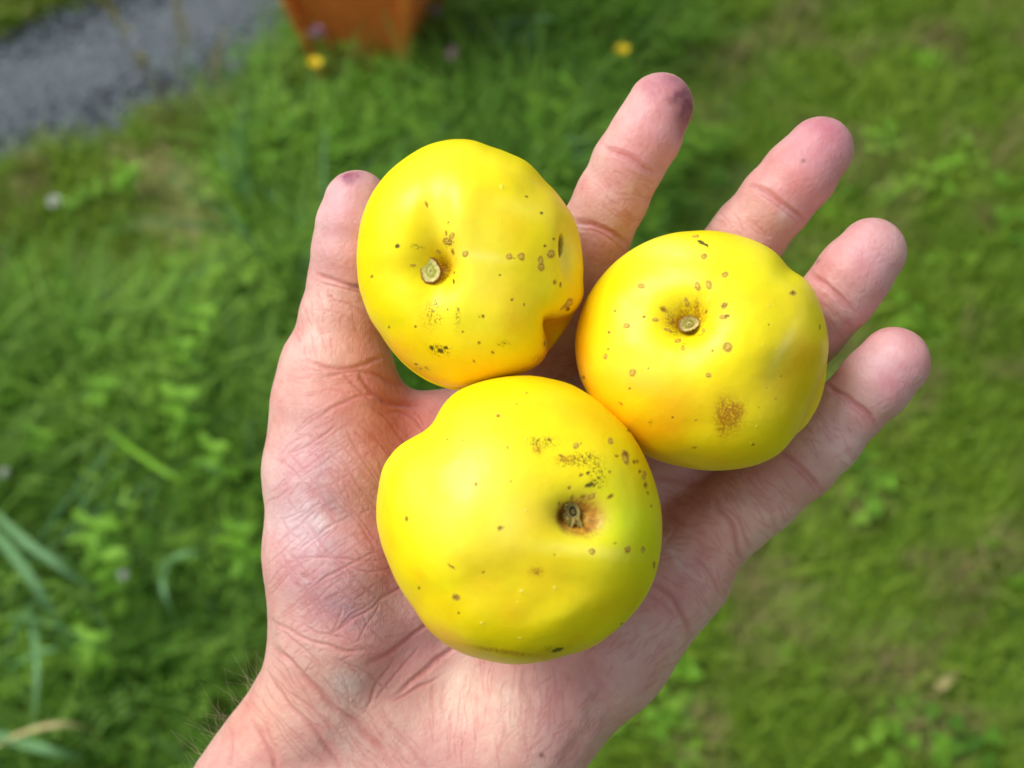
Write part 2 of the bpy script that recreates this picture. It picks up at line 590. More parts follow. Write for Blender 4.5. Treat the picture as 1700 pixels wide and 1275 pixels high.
# (px, py, radius x px, radius y px, angle deg, pigment sRGB, amount)
PIGMENT = [
    (1110, 190, 55, 60, 0, (222, 138, 148), .55), (1075, 235, 42, 34, 0, (226, 132, 128), .6), (1040, 330, 50, 40, 0, (222, 160, 150), .5),
    (1370, 250, 60, 60, 0, (214, 118, 136), .65), (1345, 320, 50, 40, 0, (225, 118, 120), .55), (1240, 370, 60, 36, -40, (226, 160, 148), .6),
    (1450, 430, 70, 55, -45, (212, 132, 140), .7), (1480, 610, 70, 55, -45, (214, 140, 150), .7), (1385, 545, 40, 60, 0, (205, 150, 148), .4),
    (1400, 730, 60, 40, -45, (214, 164, 160), .6), (1280, 860, 70, 44, -45, (214, 164, 146), .7), (1260, 800, 60, 30, -40, (214, 140, 130), .4),
    (580, 350, 60, 80, 0, (214, 152, 160), .7), (600, 450, 40, 60, 0, (226, 130, 110), .5), (530, 560, 40, 90, 10, (228, 168, 146), .55),
    (600, 570, 40, 50, 0, (222, 128, 98), .55), (570, 640, 70, 34, 0, (214, 120, 98), .6), (700, 690, 90, 44, 10, (216, 112, 104), .7),
    (640, 720, 60, 60, 0, (210, 110, 104), .5), (455, 700, 30, 90, 0, (226, 160, 140), .5), (460, 860, 26, 200, 0, (226, 164, 142), .6),
    (540, 770, 60, 50, 0, (216, 158, 160), .6), (520, 870, 60, 70, 0, (206, 164, 166), .6), (600, 850, 60, 90, 0, (210, 128, 126), .55),
    (640, 940, 70, 36, -20, (212, 120, 122), .6), (560, 960, 70, 40, 0, (206, 142, 146), .5), (590, 1020, 80, 40, -30, (198, 138, 144), .5),
    (680, 1090, 60, 40, -35, (206, 140, 146), .5), (700, 1135, 80, 30, -35, (222, 126, 120), .6), (500, 1150, 80, 40, 40, (222, 166, 136), .6),
    (420, 1200, 60, 80, 40, (220, 152, 122), .7), (620, 1200, 60, 60, 0, (216, 160, 132), .5), (790, 1170, 70, 70, 0, (226, 186, 150), .85),
    (740, 1240, 60, 50, 0, (216, 140, 130), .6), (900, 1140, 60, 50, 0, (216, 138, 130), .6), (840, 1180, 30, 80, 0, (226, 180, 150), .6),
    (930, 1220, 60, 60, -45, (206, 148, 136), .5), (960, 1090, 50, 60, 0, (214, 146, 138), .5), (1060, 1060, 60, 80, -40, (204, 150, 142), .6),
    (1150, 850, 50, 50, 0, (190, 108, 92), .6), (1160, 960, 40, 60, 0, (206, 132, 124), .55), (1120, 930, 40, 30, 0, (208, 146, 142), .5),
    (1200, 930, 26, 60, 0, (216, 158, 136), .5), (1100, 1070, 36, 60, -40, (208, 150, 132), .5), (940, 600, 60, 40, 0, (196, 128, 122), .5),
    (990, 430, 30, 40, 0, (200, 130, 128), .5), (1035, 300, 30, 20, 0, (230, 168, 160), .4), (850, 1100, 40, 20, 0, (220, 130, 116), .5),
    # faint veins
    (556, 838, 26, 8, -40, (168, 150, 162), .4), (526, 868, 30, 8, -60, (168, 150, 162), .4), (550, 905, 26, 9, 10, (172, 150, 162), .35),
    (536, 780, 30, 8, 60, (176, 154, 164), .35), (575, 1015, 36, 14, -30, (176, 146, 160), .4), (988, 1180, 12, 50, 20, (150, 140, 130), .3),
    # pale callus patches
    (500, 850, 40, 70, 20, (222, 182, 182), .45), (525, 900, 50, 26, -30, (216, 180, 184), .4), (505, 835, 18, 12, 0, (236, 208, 204), .7), (530, 865, 14, 10, 0, (234, 204, 198), .5), (512, 795, 16, 10, 0, (232, 200, 194), .5),
    (500, 960, 16, 8, 0, (234, 204, 196), .45), (575, 1130, 24, 14, 0, (230, 200, 190), .4), (1300, 355, 12, 6, 60, (228, 196, 190), .6),
    (962, 378, 12, 6, 0, (226, 200, 190), .5), (1125, 930, 24, 6, -60, (226, 196, 196), .4), (600, 915, 20, 10, -40, (228, 190, 186), .4),
    # berry-juice stains
    (1130, 156, 20, 9, 40, (108, 30, 58), .95), (1142, 180, 12, 26, 0, (110, 32, 64), .95), (1134, 208, 12, 22, -14, (140, 60, 88), .6),
    (1080, 146, 15, 10, -30, (170, 60, 90), .65), (1108, 140, 26, 14, 0, (176, 80, 108), .35), (1118, 130, 26, 10, 0, (150, 60, 92), .65),
    (582, 290, 14, 9, 0, (140, 24, 80), .95), (577, 296, 5, 8, 0, (140, 48, 88), .6), (1364, 212, 44, 26, 0, (176, 76, 106), .55),
    (1332, 268, 3, 3, 0, (70, 30, 36), .9), (590, 474, 8, 5, 0, (96, 46, 40), .7), (551, 492, 3, 3, 0, (180, 80, 76), .7),
    (900, 1254, 4, 4, 0, (120, 50, 36), .8), (1353, 435, 5, 2.5, 30, (90, 46, 40), .6), (506, 956, 5, 3, 0, (176, 110, 84), .7),
    (620, 668, 12, 5, 20, (150, 74, 48), .35), (470, 765, 8, 3, -30, (200, 120, 110), .4),
]
BASE_SKIN = srgb(214, 154, 140)

rng = np.random.RandomState(11)
FINE = []
def fine_patch(cx, cy, rx, ry, ang, spread, n, ln=(14, 46), dep=(.012, .042), w=(1.1, 1.6)):
    for _ in range(n):
        a = rng.uniform(0, 2 * math.pi); r = math.sqrt(rng.uniform())
        x, y = cx + rx * r * math.cos(a), cy + ry * r * math.sin(a)
        t = math.radians(ang + rng.normal(0, spread))
        l = rng.uniform(*ln) / 2
        bend = rng.uniform(-.12, .12) * l
        dx, dy = math.cos(t) * l, -math.sin(t) * l
        FINE.append(([(x - dx, y - dy), (x - bend * math.sin(t), y - bend * math.cos(t)), (x + dx, y + dy)],
                     rng.uniform(*dep), rng.uniform(*w), .34))
fine_patch(540, 870, 90, 180, 36, 6, 62, (30, 100), (.03, .08)); fine_patch(570, 880, 90, 170, -52, 6, 62, (30, 110), (.03, .08)); fine_patch(520, 780, 60, 90, 15, 14, 16)
fine_patch(560, 1050, 100, 70, 35, 12, 50); fine_patch(620, 1000, 80, 90, -45, 12, 40)
fine_patch(545, 550, 50, 60, -80, 9, 34); fine_patch(560, 640, 70, 30, 10, 14, 26)
fine_patch(660, 740, 60, 60, -48, 8, 34); fine_patch(520, 1170, 110, 70, -48, 6, 36, (40, 120))
fine_patch(1130, 880, 60, 90, -20, 12, 50); fine_patch(1180, 960, 40, 70, -60, 12, 30)
fine_patch(1060, 1060, 90, 80, 45, 10, 40); fine_patch(820, 1180, 120, 70, 88, 5, 60, (30, 90), (.01, .035))
fine_patch(920, 1200, 90, 70, 50, 12, 40); fine_patch(1260, 840, 60, 60, -50, 12, 44)
fine_patch(1390, 740, 60, 50, -45, 14, 24); fine_patch(1220, 390, 50, 40, -40, 12, 22)
fine_patch(1040, 330, 40, 50, -25, 14, 22); fine_patch(1390, 520, 30, 40, -45, 14, 16)
fine_patch(940, 610, 60, 30, 20, 20, 26); fine_patch(620, 1230, 70, 50, -50, 8, 26, (20, 60))


def hand_relief(V, N):
    """(displacement mm, colour) for the palm side"""
    px = to_px(V)
    view = np.array([0, 0, DREF]) - V
    view /= np.linalg.norm(view, axis=1, keepdims=True)
    face = np.clip((N * view).sum(1) * 3.0, 0, 1)
    disp = np.zeros(len(V)); red = np.zeros(len(V))
    warp = np.stack([vnoise(V, .22, 3) - .5, vnoise(V, .22, 17) - .5], 1) * 9 + np.stack([vnoise(V, .9, 5) - .5, vnoise(V, .9, 9) - .5], 1) * 1.2
    q = px + warp
    order = np.argsort(q[:, 0], kind='stable')
    xs = q[order, 0]
    for pts, dep, w, rd in [(p_, d_ * .95, w_ * .9, r_ * 1.15) for p_, d_, w_, r_ in CREASES] + FINE:
        pl = polyline(pts)
        tot = len(pl) - 1
        for i in range(tot):
            a, b = pl[i], pl[i + 1]
            x0, x1 = min(a[0], b[0]) - 6 * w, max(a[0], b[0]) + 6 * w
            lo_, hi_ = np.searchsorted(xs, x0), np.searchsorted(xs, x1)
            ids = order[lo_:hi_]
            y = q[ids, 1]
            ids = ids[(y > min(a[1], b[1]) - 6 * w) & (y < max(a[1], b[1]) + 6 * w)]
            if not len(ids): continue
            d, t = seg_dist(q[ids], a, b)
            s = (i + t) / tot
            end = np.clip(np.minimum(s, 1 - s) * 5, 0, 1) ** .8
            g = np.exp(-.5 * (d / w) ** 2) * 1.0 - .10 * np.exp(-.5 * (d / (3.2 * w)) ** 2)
            val = dep * g * end
            cur = disp[ids]
            disp[ids] = np.where(np.abs(val) > np.abs(cur), val, cur)
            rv = np.minimum(rd * 1.7, 1.1) * np.exp(-.5 * (d / (1.15 * w)) ** 2) * end
            red[ids] = np.maximum(red[ids], rv)
    lump = (vnoise(V, .12, 2) - .5) * 0.7 + (vnoise(V, .35, 8) - .5) * .28 + (vnoise(V, 1.1, 4) - .5) * .07
    disp = -disp * face * 1.2 + lump * .5
    col = np.repeat(BASE_SKIN[None], len(V), 0)
    for x, y, rx, ry, ang, c, am in PIGMENT:
        t = math.radians(ang)
        dx, dy = px[:, 0] + warp[:, 0] * .8 - x, px[:, 1] + warp[:, 1] * .8 - y
        u = (dx * math.cos(t) - dy * math.sin(t)) / rx
        v = (dx * math.sin(t) + dy * math.cos(t)) / ry
        wgt = np.exp(-.5 * (u * u + v * v) * 1.25)
        if rx < 25:
            wgt = np.clip(wgt * (.6 + .9 * vnoise(V, .9, x)), 0, 1)
        wgt = wgt * am * face
        col = col * (1 - wgt[:, None]) + srgb(*c)[None] * wgt[:, None]
    # blotches
    b1 = vnoise(V, .16, 31)[:, None] - .5
    b2 = vnoise(V, .5, 47)[:, None] - .5
    b3 = vnoise(V, 1.4, 57)[:, None] - .5
    col = col * (1 + b1 * np.array([.08, .40, .36]) + b2 * np.array([.06, .26, .24]) + b3 * np.array([.05, .11, .11]))
    col = col * (1 - red[:, None] * face[:, None] * np.array([.16, .40, .38]))  # the creases' own redness, plus crease shade darkened into the colour
    col = col * np.array([.97, 1.01, 1.09])
    grey = col.mean(1, keepdims=True)
    return disp, np.clip(col + (grey - col) * .13, 0, 1)


def skin_material():
    k = NT('skin')
    at = k.n('ShaderNodeVertexColor'); at.layer_name = 'pigment'
    co = k.n('ShaderNodeTexCoord').outputs['Object']
    f = k.noise(co, 900, 3, .6)
    col = k.mix(k.math('MULTIPLY', f, .25), at.outputs['Color'], (0.62, 0.34, 0.29), 'MIX')
    k.l(col, k.bsdf.inputs['Base Color'])
    k.bsdf.inputs['Subsurface Weight'].default_value = 0.3
    k.bsdf.inputs['Subsurface Radius'].default_value = (1.0, 0.35, 0.2)
    k.bsdf.inputs['Subsurface Scale'].default_value = 0.0015
    k.l(k.math('MULTIPLY_ADD', k.noise(co, 260, 2), .25, .38), k.bsdf.inputs['Roughness'])
    k.bsdf.inputs['Specular IOR Level'].default_value = 0.42
    # skin ridges: bent waves plus pores
    wv = k.n('ShaderNodeTexWave')
    wv.inputs['Scale'].default_value = 620
    wv.inputs['Distortion'].default_value = 9.0
    wv.inputs['Detail'].default_value = 1.0
    wv.inputs['Detail Scale'].default_value = .12
    k.l(co, wv.inputs['Vector'])
    vo = k.n('ShaderNodeTexVoronoi'); vo.feature = 'DISTANCE_TO_EDGE'
    vo.inputs['Scale'].default_value = 620
    k.l(co, vo.inputs['Vector'])
    h = k.math('ADD', k.math('MULTIPLY', wv.outputs['Fac'], .12), k.math('MULTIPLY', vo.outputs['Distance'], 1.2))
    h = k.math('ADD', h, k.noise(co, 500, 4))
    k.l(k.bump(h, .6, .00018), k.bsdf.inputs['Normal'])
    return k.m


V, quads, rest = build_hand_mesh()
tmp = np_mesh('hand', V, quads, rest)
N = normals_of(tmp)
Vn = verts_of(tmp).astype(np.float64)
disp, pig = hand_relief(Vn, N.astype(np.float64))
Vn = Vn + N * disp[:, None]
HAND_V = Vn
tmp.vertices.foreach_set('co', (Vn / 1000).astype(np.float32).ravel())
tmp.update()
set_color(tmp, 'pigment', pig)
hand = link('hand', tmp, skin_material())
hand.matrix_world = HAND_M
tag(hand, 'open left hand and forearm held palm up with three yellow fruits on it', 'hand')
print('hand verts', len(Vn), 'faces', len(tmp.polygons))

# ------------------------------------------------------------------ fruits
YEL, YEL2 = srgb(248, 224, 3), srgb(250, 234, 10)
ORANGE, GREENY, SHADE_OLIVE = srgb(250, 172, 2), srgb(214, 226, 16), srgb(206, 186, 4)  # the last is painted shade for the fruits' lower right
PALE = srgb(250, 240, 110)  # pale specks and mottle, and painted soft highlights


def fruit(name, label, cx, cy, zc, contour, depth, dents, tints, spots, seed, back=0.95):
    """a lumpy pome: outline read off the photograph, dents and specks where they sit on it
    dents  (px, py, rx, ry, angle, depth mm)   tints (px, py, rx, ry, angle, colour, amount)
    spots  (px, py, half width px, half height px, kind)"""
    C = P(cx, cy, zc)
    k = (DREF - zc) / FPX
    cont = np.array(contour, dtype=float)
    ang = np.arctan2(-(cont[:, 1] - cy), cont[:, 0] - cx)
    rad = np.hypot(cont[:, 0] - cx, cont[:, 1] - cy) * k * .996
    o = np.argsort(ang); ang, rad = ang[o], rad[o]
    grid = np.linspace(-math.pi, math.pi, 361)
    rr = np.interp(grid, np.r_[ang - 2 * math.pi, ang, ang + 2 * math.pi], np.r_[rad, rad, rad])
    ker = np.hanning(11); ker /= ker.sum()
    rr = np.convolve(np.r_[rr[-21:-1], rr, rr[1:21]], ker, 'same')[20:-20]
    r0 = rad.mean()
    # the pole looks at the eye
    pole = np.array([0, 0, DREF]) - C
    pole /= np.linalg.norm(pole)
    ex = np.cross([0, 1, 0], pole); ex /= np.linalg.norm(ex)
    ey = np.cross(pole, ex)
    nf, nseg = 300, 660
    th = np.concatenate([np.linspace(0.004, math.radians(98), nf), np.linspace(math.radians(98), math.pi - .02, 40)[1:]])
    ph = np.linspace(0, 2 * math.pi, nseg, endpoint=False)
    T, F = np.meshgrid(th, ph, indexing='ij')
    T, F = T.ravel(), F.ravel()
    rp = np.interp((F + math.pi) % (2 * math.pi) - math.pi, grid, rr)
    w = np.sin(T) ** 1.6
    lat = rp * w + r0 * (1 - w)
    dep = np.where(T < math.pi / 2, depth, depth * back)
    # superellipse shoulder like an apple
    st, ct = np.sin(T), np.cos(T)
    e = 2.25
    sc = 1.0 / (np.abs(st) ** e + np.abs(ct) ** e) ** (1 / e)
    V = C + (np.cos(F) * st * lat * sc)[:, None] * ex + (np.sin(F) * st * lat * sc)[:, None] * ey + (ct * dep * sc)[:, None] * pole
    D = V - C
    Nn = D / np.linalg.norm(D, axis=1, keepdims=True)
    front = np.clip((math.radians(100) - T) * 4, 0, 1)
    px = to_px(V)
    lump = (vnoise(V, .055, seed) - .5) * 1.7 + (vnoise(V, .13, seed + 9) - .5) * .8 + (vnoise(V, .3, seed + 19) - .5) * .13 + (vnoise(V, .5, seed + 5) - .5) * .05
    lump *= np.where(T < math.pi / 2, 1 - np.sin(T) ** 6, 1)
    dsp = lump.copy()
    for x, y, rx, ry, a, dm in dents:
        t = math.radians(a)
        dx, dy = px[:, 0] - x, px[:, 1] - y
        u = (dx * math.cos(t) - dy * math.sin(t)) / rx
        v = (dx * math.sin(t) + dy * math.cos(t)) / ry
        q = u * u + v * v
        dsp -= dm * 1.3 * np.exp(-.5 * q) * front
    # colour
    col = np.repeat(YEL[None], len(V), 0)
    n1 = vnoise(V, .05, seed + 40)[:, None]; n2 = vnoise(V, .16, seed + 60)[:, None]; n3 = vnoise(V, .9, seed + 70)[:, None]
    col = col + (YEL2 - YEL) * np.clip(n1 * 1.5 - .4, 0, 1)
    col = col + (ORANGE - col) * np.clip(n2 - .55, 0, 1) * .9
    col = col + (GREENY - col) * np.clip(.36 - n2, 0, 1) * .9
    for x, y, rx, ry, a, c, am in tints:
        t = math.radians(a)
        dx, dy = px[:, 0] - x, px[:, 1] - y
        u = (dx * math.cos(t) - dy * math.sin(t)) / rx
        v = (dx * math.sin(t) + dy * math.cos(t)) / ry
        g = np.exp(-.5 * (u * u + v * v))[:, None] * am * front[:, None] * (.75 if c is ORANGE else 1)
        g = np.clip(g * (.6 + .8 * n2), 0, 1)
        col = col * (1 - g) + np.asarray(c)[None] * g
    n4 = vnoise(V, 2.2, seed + 75)[:, None]
    col *= 1 + (n3 - .5) * .05
    col = col + (PALE - col) * np.clip(n4 - .74, 0, 1) * .5 * (n1 > .3)
    rq = np.random.RandomState(seed)
    spots = spots + [(cx + rq.uniform(-.8, .8) * 200, cy + rq.uniform(-.8, .8) * 200, s_ := rq.uniform(1.0, 1.9), s_, 'b' if rq.rand() < .35 else 'p') for _ in range(20)]
    rough = np.zeros(len(V))
    wx = (vnoise(V, 1.6, seed + 1) - .5) * 3.2 + (vnoise(V, 4.5, seed + 3) - .5) * 2.2
    wy = (vnoise(V, 1.6, seed + 2) - .5) * 3.2 + (vnoise(V, 4.5, seed + 4) - .5) * 2.2
    BR, DK, TAN, RIM = srgb(128, 78, 16), srgb(46, 34, 12), srgb(190, 138, 58), srgb(150, 84, 14)
    grain = vnoise(V, 3.4, seed + 80)
    grain2 = vnoise(V, 6.5, seed + 90)
    hw = {}
    def halo(i, r, c, am):
        g = np.exp(-.5 * np.clip(r - .8, 0, None) ** 2 / .16)[:, None] * am
        col[i] = col[i] * (1 - g) + c * g
    for s in spots:
        x, y, rx, ry, kind = s[:5]
        a = math.radians(s[5]) if len(s) > 5 else 0.0
        if kind in 'obk' and max(rx, ry) < 9: rx, ry = rx * .86, ry * .86
        wf = .35 if kind == 'h' else .8
        reach = max(rx, ry) * 2.6 + 4
        i = np.flatnonzero((np.abs(px[:, 0] - x) < reach) & (np.abs(px[:, 1] - y) < reach) & (T < math.radians(97)))
        if not len(i): continue
        dx, dy = px[i, 0] - x + wx[i] * wf, px[i, 1] - y + wy[i] * wf
        u = (dx * math.cos(a) - dy * math.sin(a)) / rx
        v = (dx * math.sin(a) + dy * math.cos(a)) / ry
        r = np.hypot(u, v)
        if kind == 'o':            # corky lens: tan middle, brown rim
            halo(i, r, PALE, .35)
            rim = np.exp(-.5 * ((r - .95) / .24) ** 2) * (.55 + .6 * grain[i])
            core = np.clip(1.15 - r, 0, 1) ** .5 * (.45 + .3 * grain[i])
            col[i] = col[i] * (1 - core[:, None]) + TAN * core[:, None]
            rim = np.clip(rim, 0, 1)[:, None] * .85
            col[i] = col[i] * (1 - rim) + RIM * rim
            dk = (np.clip(grain2[i] - .62, 0, 1) * 4 * (r < 1))[:, None].clip(0, .8)
            col[i] = col[i] * (1 - dk) + DK * dk
            rough[i] = np.maximum(rough[i], (r < 1.1) * .6)
            dsp[i] += .08 * np.clip(1.2 - r, 0, 1)
        elif kind == 'b':          # brown pit
            halo(i, r, TAN, .25)
            g = (np.clip(1.5 - r, 0, 1) * (.7 + .4 * grain[i])).clip(0, .95)[:, None]
            col[i] = col[i] * (1 - g) + BR * g
            dsp[i] -= .16 * np.clip(1.2 - r, 0, 1)
        elif kind == 'k':          # black speck
            g = np.clip((1.35 - r) * 2, 0, .95)[:, None]
            col[i] = col[i] * (1 - g) + DK * g
        elif kind == 'p':          # pale pimple
            g = np.clip(1.2 - r, 0, 1)[:, None] * .8
            col[i] = col[i] * (1 - g) + PALE * g
            dsp[i] += .12 * np.clip(1.2 - r, 0, 1)
        elif kind == 's':          # brown smear
            g = (np.exp(-.5 * r * r * 1.6) * np.clip(grain[i] * 1.3 + grain2[i] * .5 - .35, 0, 1) * 1.5).clip(0, .85)[:, None]
            col[i] = col[i] * (1 - g) + srgb(176, 112, 8) * g
        elif kind == 'd':          # sooty scurf: scattered dark grains
            g = (np.exp(-.5 * r * r * 1.5) * np.clip(grain2[i] * 2.6 + grain[i] * .8 - 1.75, 0, 1) * 2.2).clip(0, .85)[:, None]
            col[i] = col[i] * (1 - g) + srgb(92, 72, 10) * g
        elif kind == 'h':          # wormhole
            g = np.clip((1.3 - r) * 3, 0, 1)[:, None]
            col[i] = col[i] * (1 - g) + srgb(12, 7, 2) * g
            dsp[i] -= 4.0 * np.clip((1.25 - r) * 2, 0, 1)
    V = V + Nn * dsp[:, None]
    # poles
    nring = len(th)
    V = np.vstack([V, V[:nseg].mean(0), V[-nseg:].mean(0)])
    col = np.vstack([col, col[:nseg].mean(0), col[-nseg:].mean(0)])
    rough = np.r_[rough, rough[0], 0]
    i = np.arange(nring - 1)[:, None] * nseg
    j = np.arange(nseg)[None]; j2 = (j + 1) % nseg
    Q = np.stack([i + j, i + nseg + j, i + nseg + j2, i + j2], -1).reshape(-1, 4)
    n = nring * nseg
    jj = np.arange(nseg)
    tri = [[n, a, (a + 1) % nseg] for a in jj.tolist()] + [[n + 1, (nring - 1) * nseg + (a + 1) % nseg, (nring - 1) * nseg + a] for a in jj.tolist()]
    org = C
    me = np_mesh(name, (V - org) / 1000, Q, tri)
    set_color(me, 'skin', np.clip(col, 0, 1))
    set_float(me, 'cork', rough)
    ob = link(name, me, FRUIT_MAT)
    ob.matrix_world = HAND_M @ Matrix.Translation(Vector(org / 1000))
    tag(ob, label, 'fruit', 'three yellow fruits in the palm')
    return ob, V[:n], org, Nn


def fruit_material():
    k = NT('yellow_fruit_skin')
    at = k.n('ShaderNodeVertexColor'); at.layer_name = 'skin'
    ck = k.n('ShaderNodeAttribute'); ck.attribute_name = 'cork'
    co = k.n('ShaderNodeTexCoord').outputs['Object']
    f = k.noise(co, 350, 4, .6)
    col = k.mix(k.math('MULTIPLY', f, .10), at.outputs['Color'], (0.86, 0.62, 0.004))
    k.l(col, k.bsdf.inputs['Base Color'])
    k.bsdf.inputs['Subsurface Weight'].default_value = 0.15
    k.bsdf.inputs['Subsurface Radius'].default_value = (1.0, 0.75, 0.05)
    k.bsdf.inputs['Subsurface Scale'].default_value = 0.003
    r = k.math('MULTIPLY_ADD', k.noise(co, 120, 3), .16, .33)
    r = k.math('ADD', r, k.math('MULTIPLY', ck.outputs['Fac'], .4))
    k.l(r, k.bsdf.inputs['Roughness'])
    k.bsdf.inputs['Specular IOR Level'].default_value = 0.36
    vo = k.n('ShaderNodeTexVoronoi'); vo.inputs['Scale'].default_value = 1500
    k.l(co, vo.inputs['Vector'])
    h = k.math('ADD', k.noise(co, 700, 4), k.math('MULTIPLY', vo.outputs['Distance'], .5))
    b1 = k.bump(h, .22, .00012)
    b2 = k.bump(k.noise(co, 130, 2), .35, .0005, b1)
    k.l(b2, k.bsdf.inputs['Normal'])
    return k.m


FRUIT_MAT = fruit_material()

C_TL = [(748, 234), (784, 235), (812, 245), (849, 258), (874, 269), (903, 299), (935, 333), (953, 359), (962, 388), (968, 424), (969, 467),
        (971, 489), (964, 514), (950, 546), (921, 582), (885, 611), (834, 632), (776, 642), (751, 644), (722, 635), (690, 618), (657, 593),
        (632, 564), (614, 535), (603, 499), (594, 467), (591, 431), (594, 398), (601, 362), (618, 323), (643, 290), (679, 261), (715, 241)]
C_R = [(1149, 384), (1185, 384), (1220, 391), (1255, 403), (1291, 424), (1312, 444), (1333, 459), (1347, 484), (1358, 512), (1367, 544),
       (1373, 576), (1371, 611), (1367, 647), (1358, 675), (1340, 707), (1315, 731), (1291, 752), (1255, 770), (1220, 778), (1174, 781),
       (1132, 775), (1097, 767), (1072, 756), (1035, 733), (1000, 695), (976, 654), (962, 625), (955, 590), (954, 562), (959, 534),
       (969, 502), (991, 466), (1019, 435), (1054, 410), (1089, 394), (1121, 386)]
C_B = [(865, 624), (906, 627), (947, 637), (987, 661), (1016, 686), (1040, 710), (1061, 743), (1075, 775), (1087, 812), (1094, 853),
       (1094, 885), (1089, 926), (1081, 959), (1065, 991), (1040, 1024), (1008, 1049), (975, 1069), (934, 1085), (894, 1095), (853, 1099),
       (812, 1093), (771, 1083), (735, 1065), (710, 1045), (686, 1012), (661, 975), (645, 934), (631, 885), (627, 845), (631, 808),
       (641, 775), (661, 743), (690, 718), (714, 698), (730, 673), (755, 651), (788, 637), (824, 628)]

ZTL, ZR, ZB = 20.0, 19.9, 30.6
spots_tl = [(718, 450, 19, 23, 's'), (845, 426, 5, 5, 'o'), (865, 426, 5.5, 6, 'o'), (897, 432, 4.5, 7, 'o'), (898, 443, 5, 7, 'o'), (914, 422, 7, 7, 'o', 30),
            (772, 421, 5, 5, 'o'), (710, 411, 3.5, 4, 'o'), (747, 415, 3.5, 6, 'b', 10), (667, 441, 3.5, 2.5, 'o'), (685, 469, 5, 4, 'o'),
            (745, 458, 2.8, 3.5, 'b'), (746, 475, 3.5, 4.5, 'k'), (653, 407, 4.5, 3, 'k', 45), (737, 395, 9, 5, 'o', -20), (748, 388, 6, 4, 'o', 40),
            (736, 382, 2.5, 4, 'b'), (740, 398, 10, 8, 'd'), (715, 581, 4.5, 3.5, 'k'), (730, 585, 6.5, 4, 'k', -20), (739, 580, 3.5, 3, 'k'),
            (729, 584, 14, 7, 'd'), (758, 531, 3.5, 12, 'd'), (716, 525, 13, 18, 'd'), (817, 583, 2.8, 2.2, 'b'), (803, 527, 2.6, 2.6, 'b'), (849, 497, 2.3, 2.3, 'b'),
            (832, 313, 3.6, 3.6, 'p'), (897, 355, 3, 3, 'k'), (874, 326, 2.4, 2.4, 'k'), (921, 468, 3, 4, 'b'), (931, 473, 2.6, 4.5, 'b'), (869, 505, 2, 2, 'b'),
            (943, 512, 8, 5, 'o', 50), (948, 506, 5, 9, 'o', -30), (950, 517, 3, 4, 'k'), (917, 397, 2.4, 2.4, 'b'), (903, 409, 2.2, 2.2, 'b'),
            (796, 569, 3, 2.5, 'b'), (836, 568, 8, 4, 'd'), (686, 547, 2.6, 2.6, 'b'), (640, 547, 2.2, 2, 'b'), (610, 460, 2.5, 3, 'b'),
            (706, 337, 2, 3.5, 'b'), (908, 576, 4, 5, 'd'), (910, 575, 2, 4, 'k'), (702, 612, 10, 3, 'd'), (691, 605, 3, 2, 'b'), (787, 598, 2, 2.4, 'b'),
            (680, 405, 6, 4, 'd'), (743, 367, 3, 3, 'd'), (939, 406, 6, 17, 'h', 6), (760, 519, 2, 2, 'b'), (740, 520, 2, 2, 'b'), (893, 593, 9, 5, 'd')]
dents_tl = [(718, 452, 30, 34, 0, 3.6), (718, 440, 60, 62, 0, 1.6), (716, 372, 20, 56, -8, 1.3), (712, 515, 18, 50, 10, .45),
            (944, 424, 10, 38, 5, 1.6), (948, 568, 26, 32, 40, 3.9), (928, 552, 12, 26, 30, 1.2), (905, 560, 22, 40, 0, -.6), (680, 455, 40, 18, 0, .5),
            (885, 320, 30, 16, -40, .6), (764, 400, 22, 70, 0, -.7), (640, 560, 26, 30, 0, .5)]
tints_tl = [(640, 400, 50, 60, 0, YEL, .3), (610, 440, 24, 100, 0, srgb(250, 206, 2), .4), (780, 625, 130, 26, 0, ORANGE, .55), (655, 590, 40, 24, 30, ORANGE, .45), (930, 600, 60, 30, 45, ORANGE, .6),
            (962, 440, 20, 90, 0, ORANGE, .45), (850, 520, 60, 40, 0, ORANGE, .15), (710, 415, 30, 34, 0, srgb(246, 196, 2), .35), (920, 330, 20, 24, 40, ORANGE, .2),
            (945, 430, 10, 22, 0, srgb(238, 232, 120), .7), (660, 490, 24, 16, 0, GREENY, .25), (850, 460, 60, 60, 0, GREENY, .15), (796, 440, 34, 70, 0, PALE, .28),  # pale tints here and below paint soft highlights into the skin
            (735, 340, 22, 40, 10, PALE, .25), (800, 425, 26, 6, -10, srgb(250, 246, 170), .22), (870, 348, 40, 12, -15, PALE, .25), (760, 280, 90, 40, 0, YEL2, .5),
            (945, 575, 22, 26, 40, srgb(190, 128, 4), .5)]
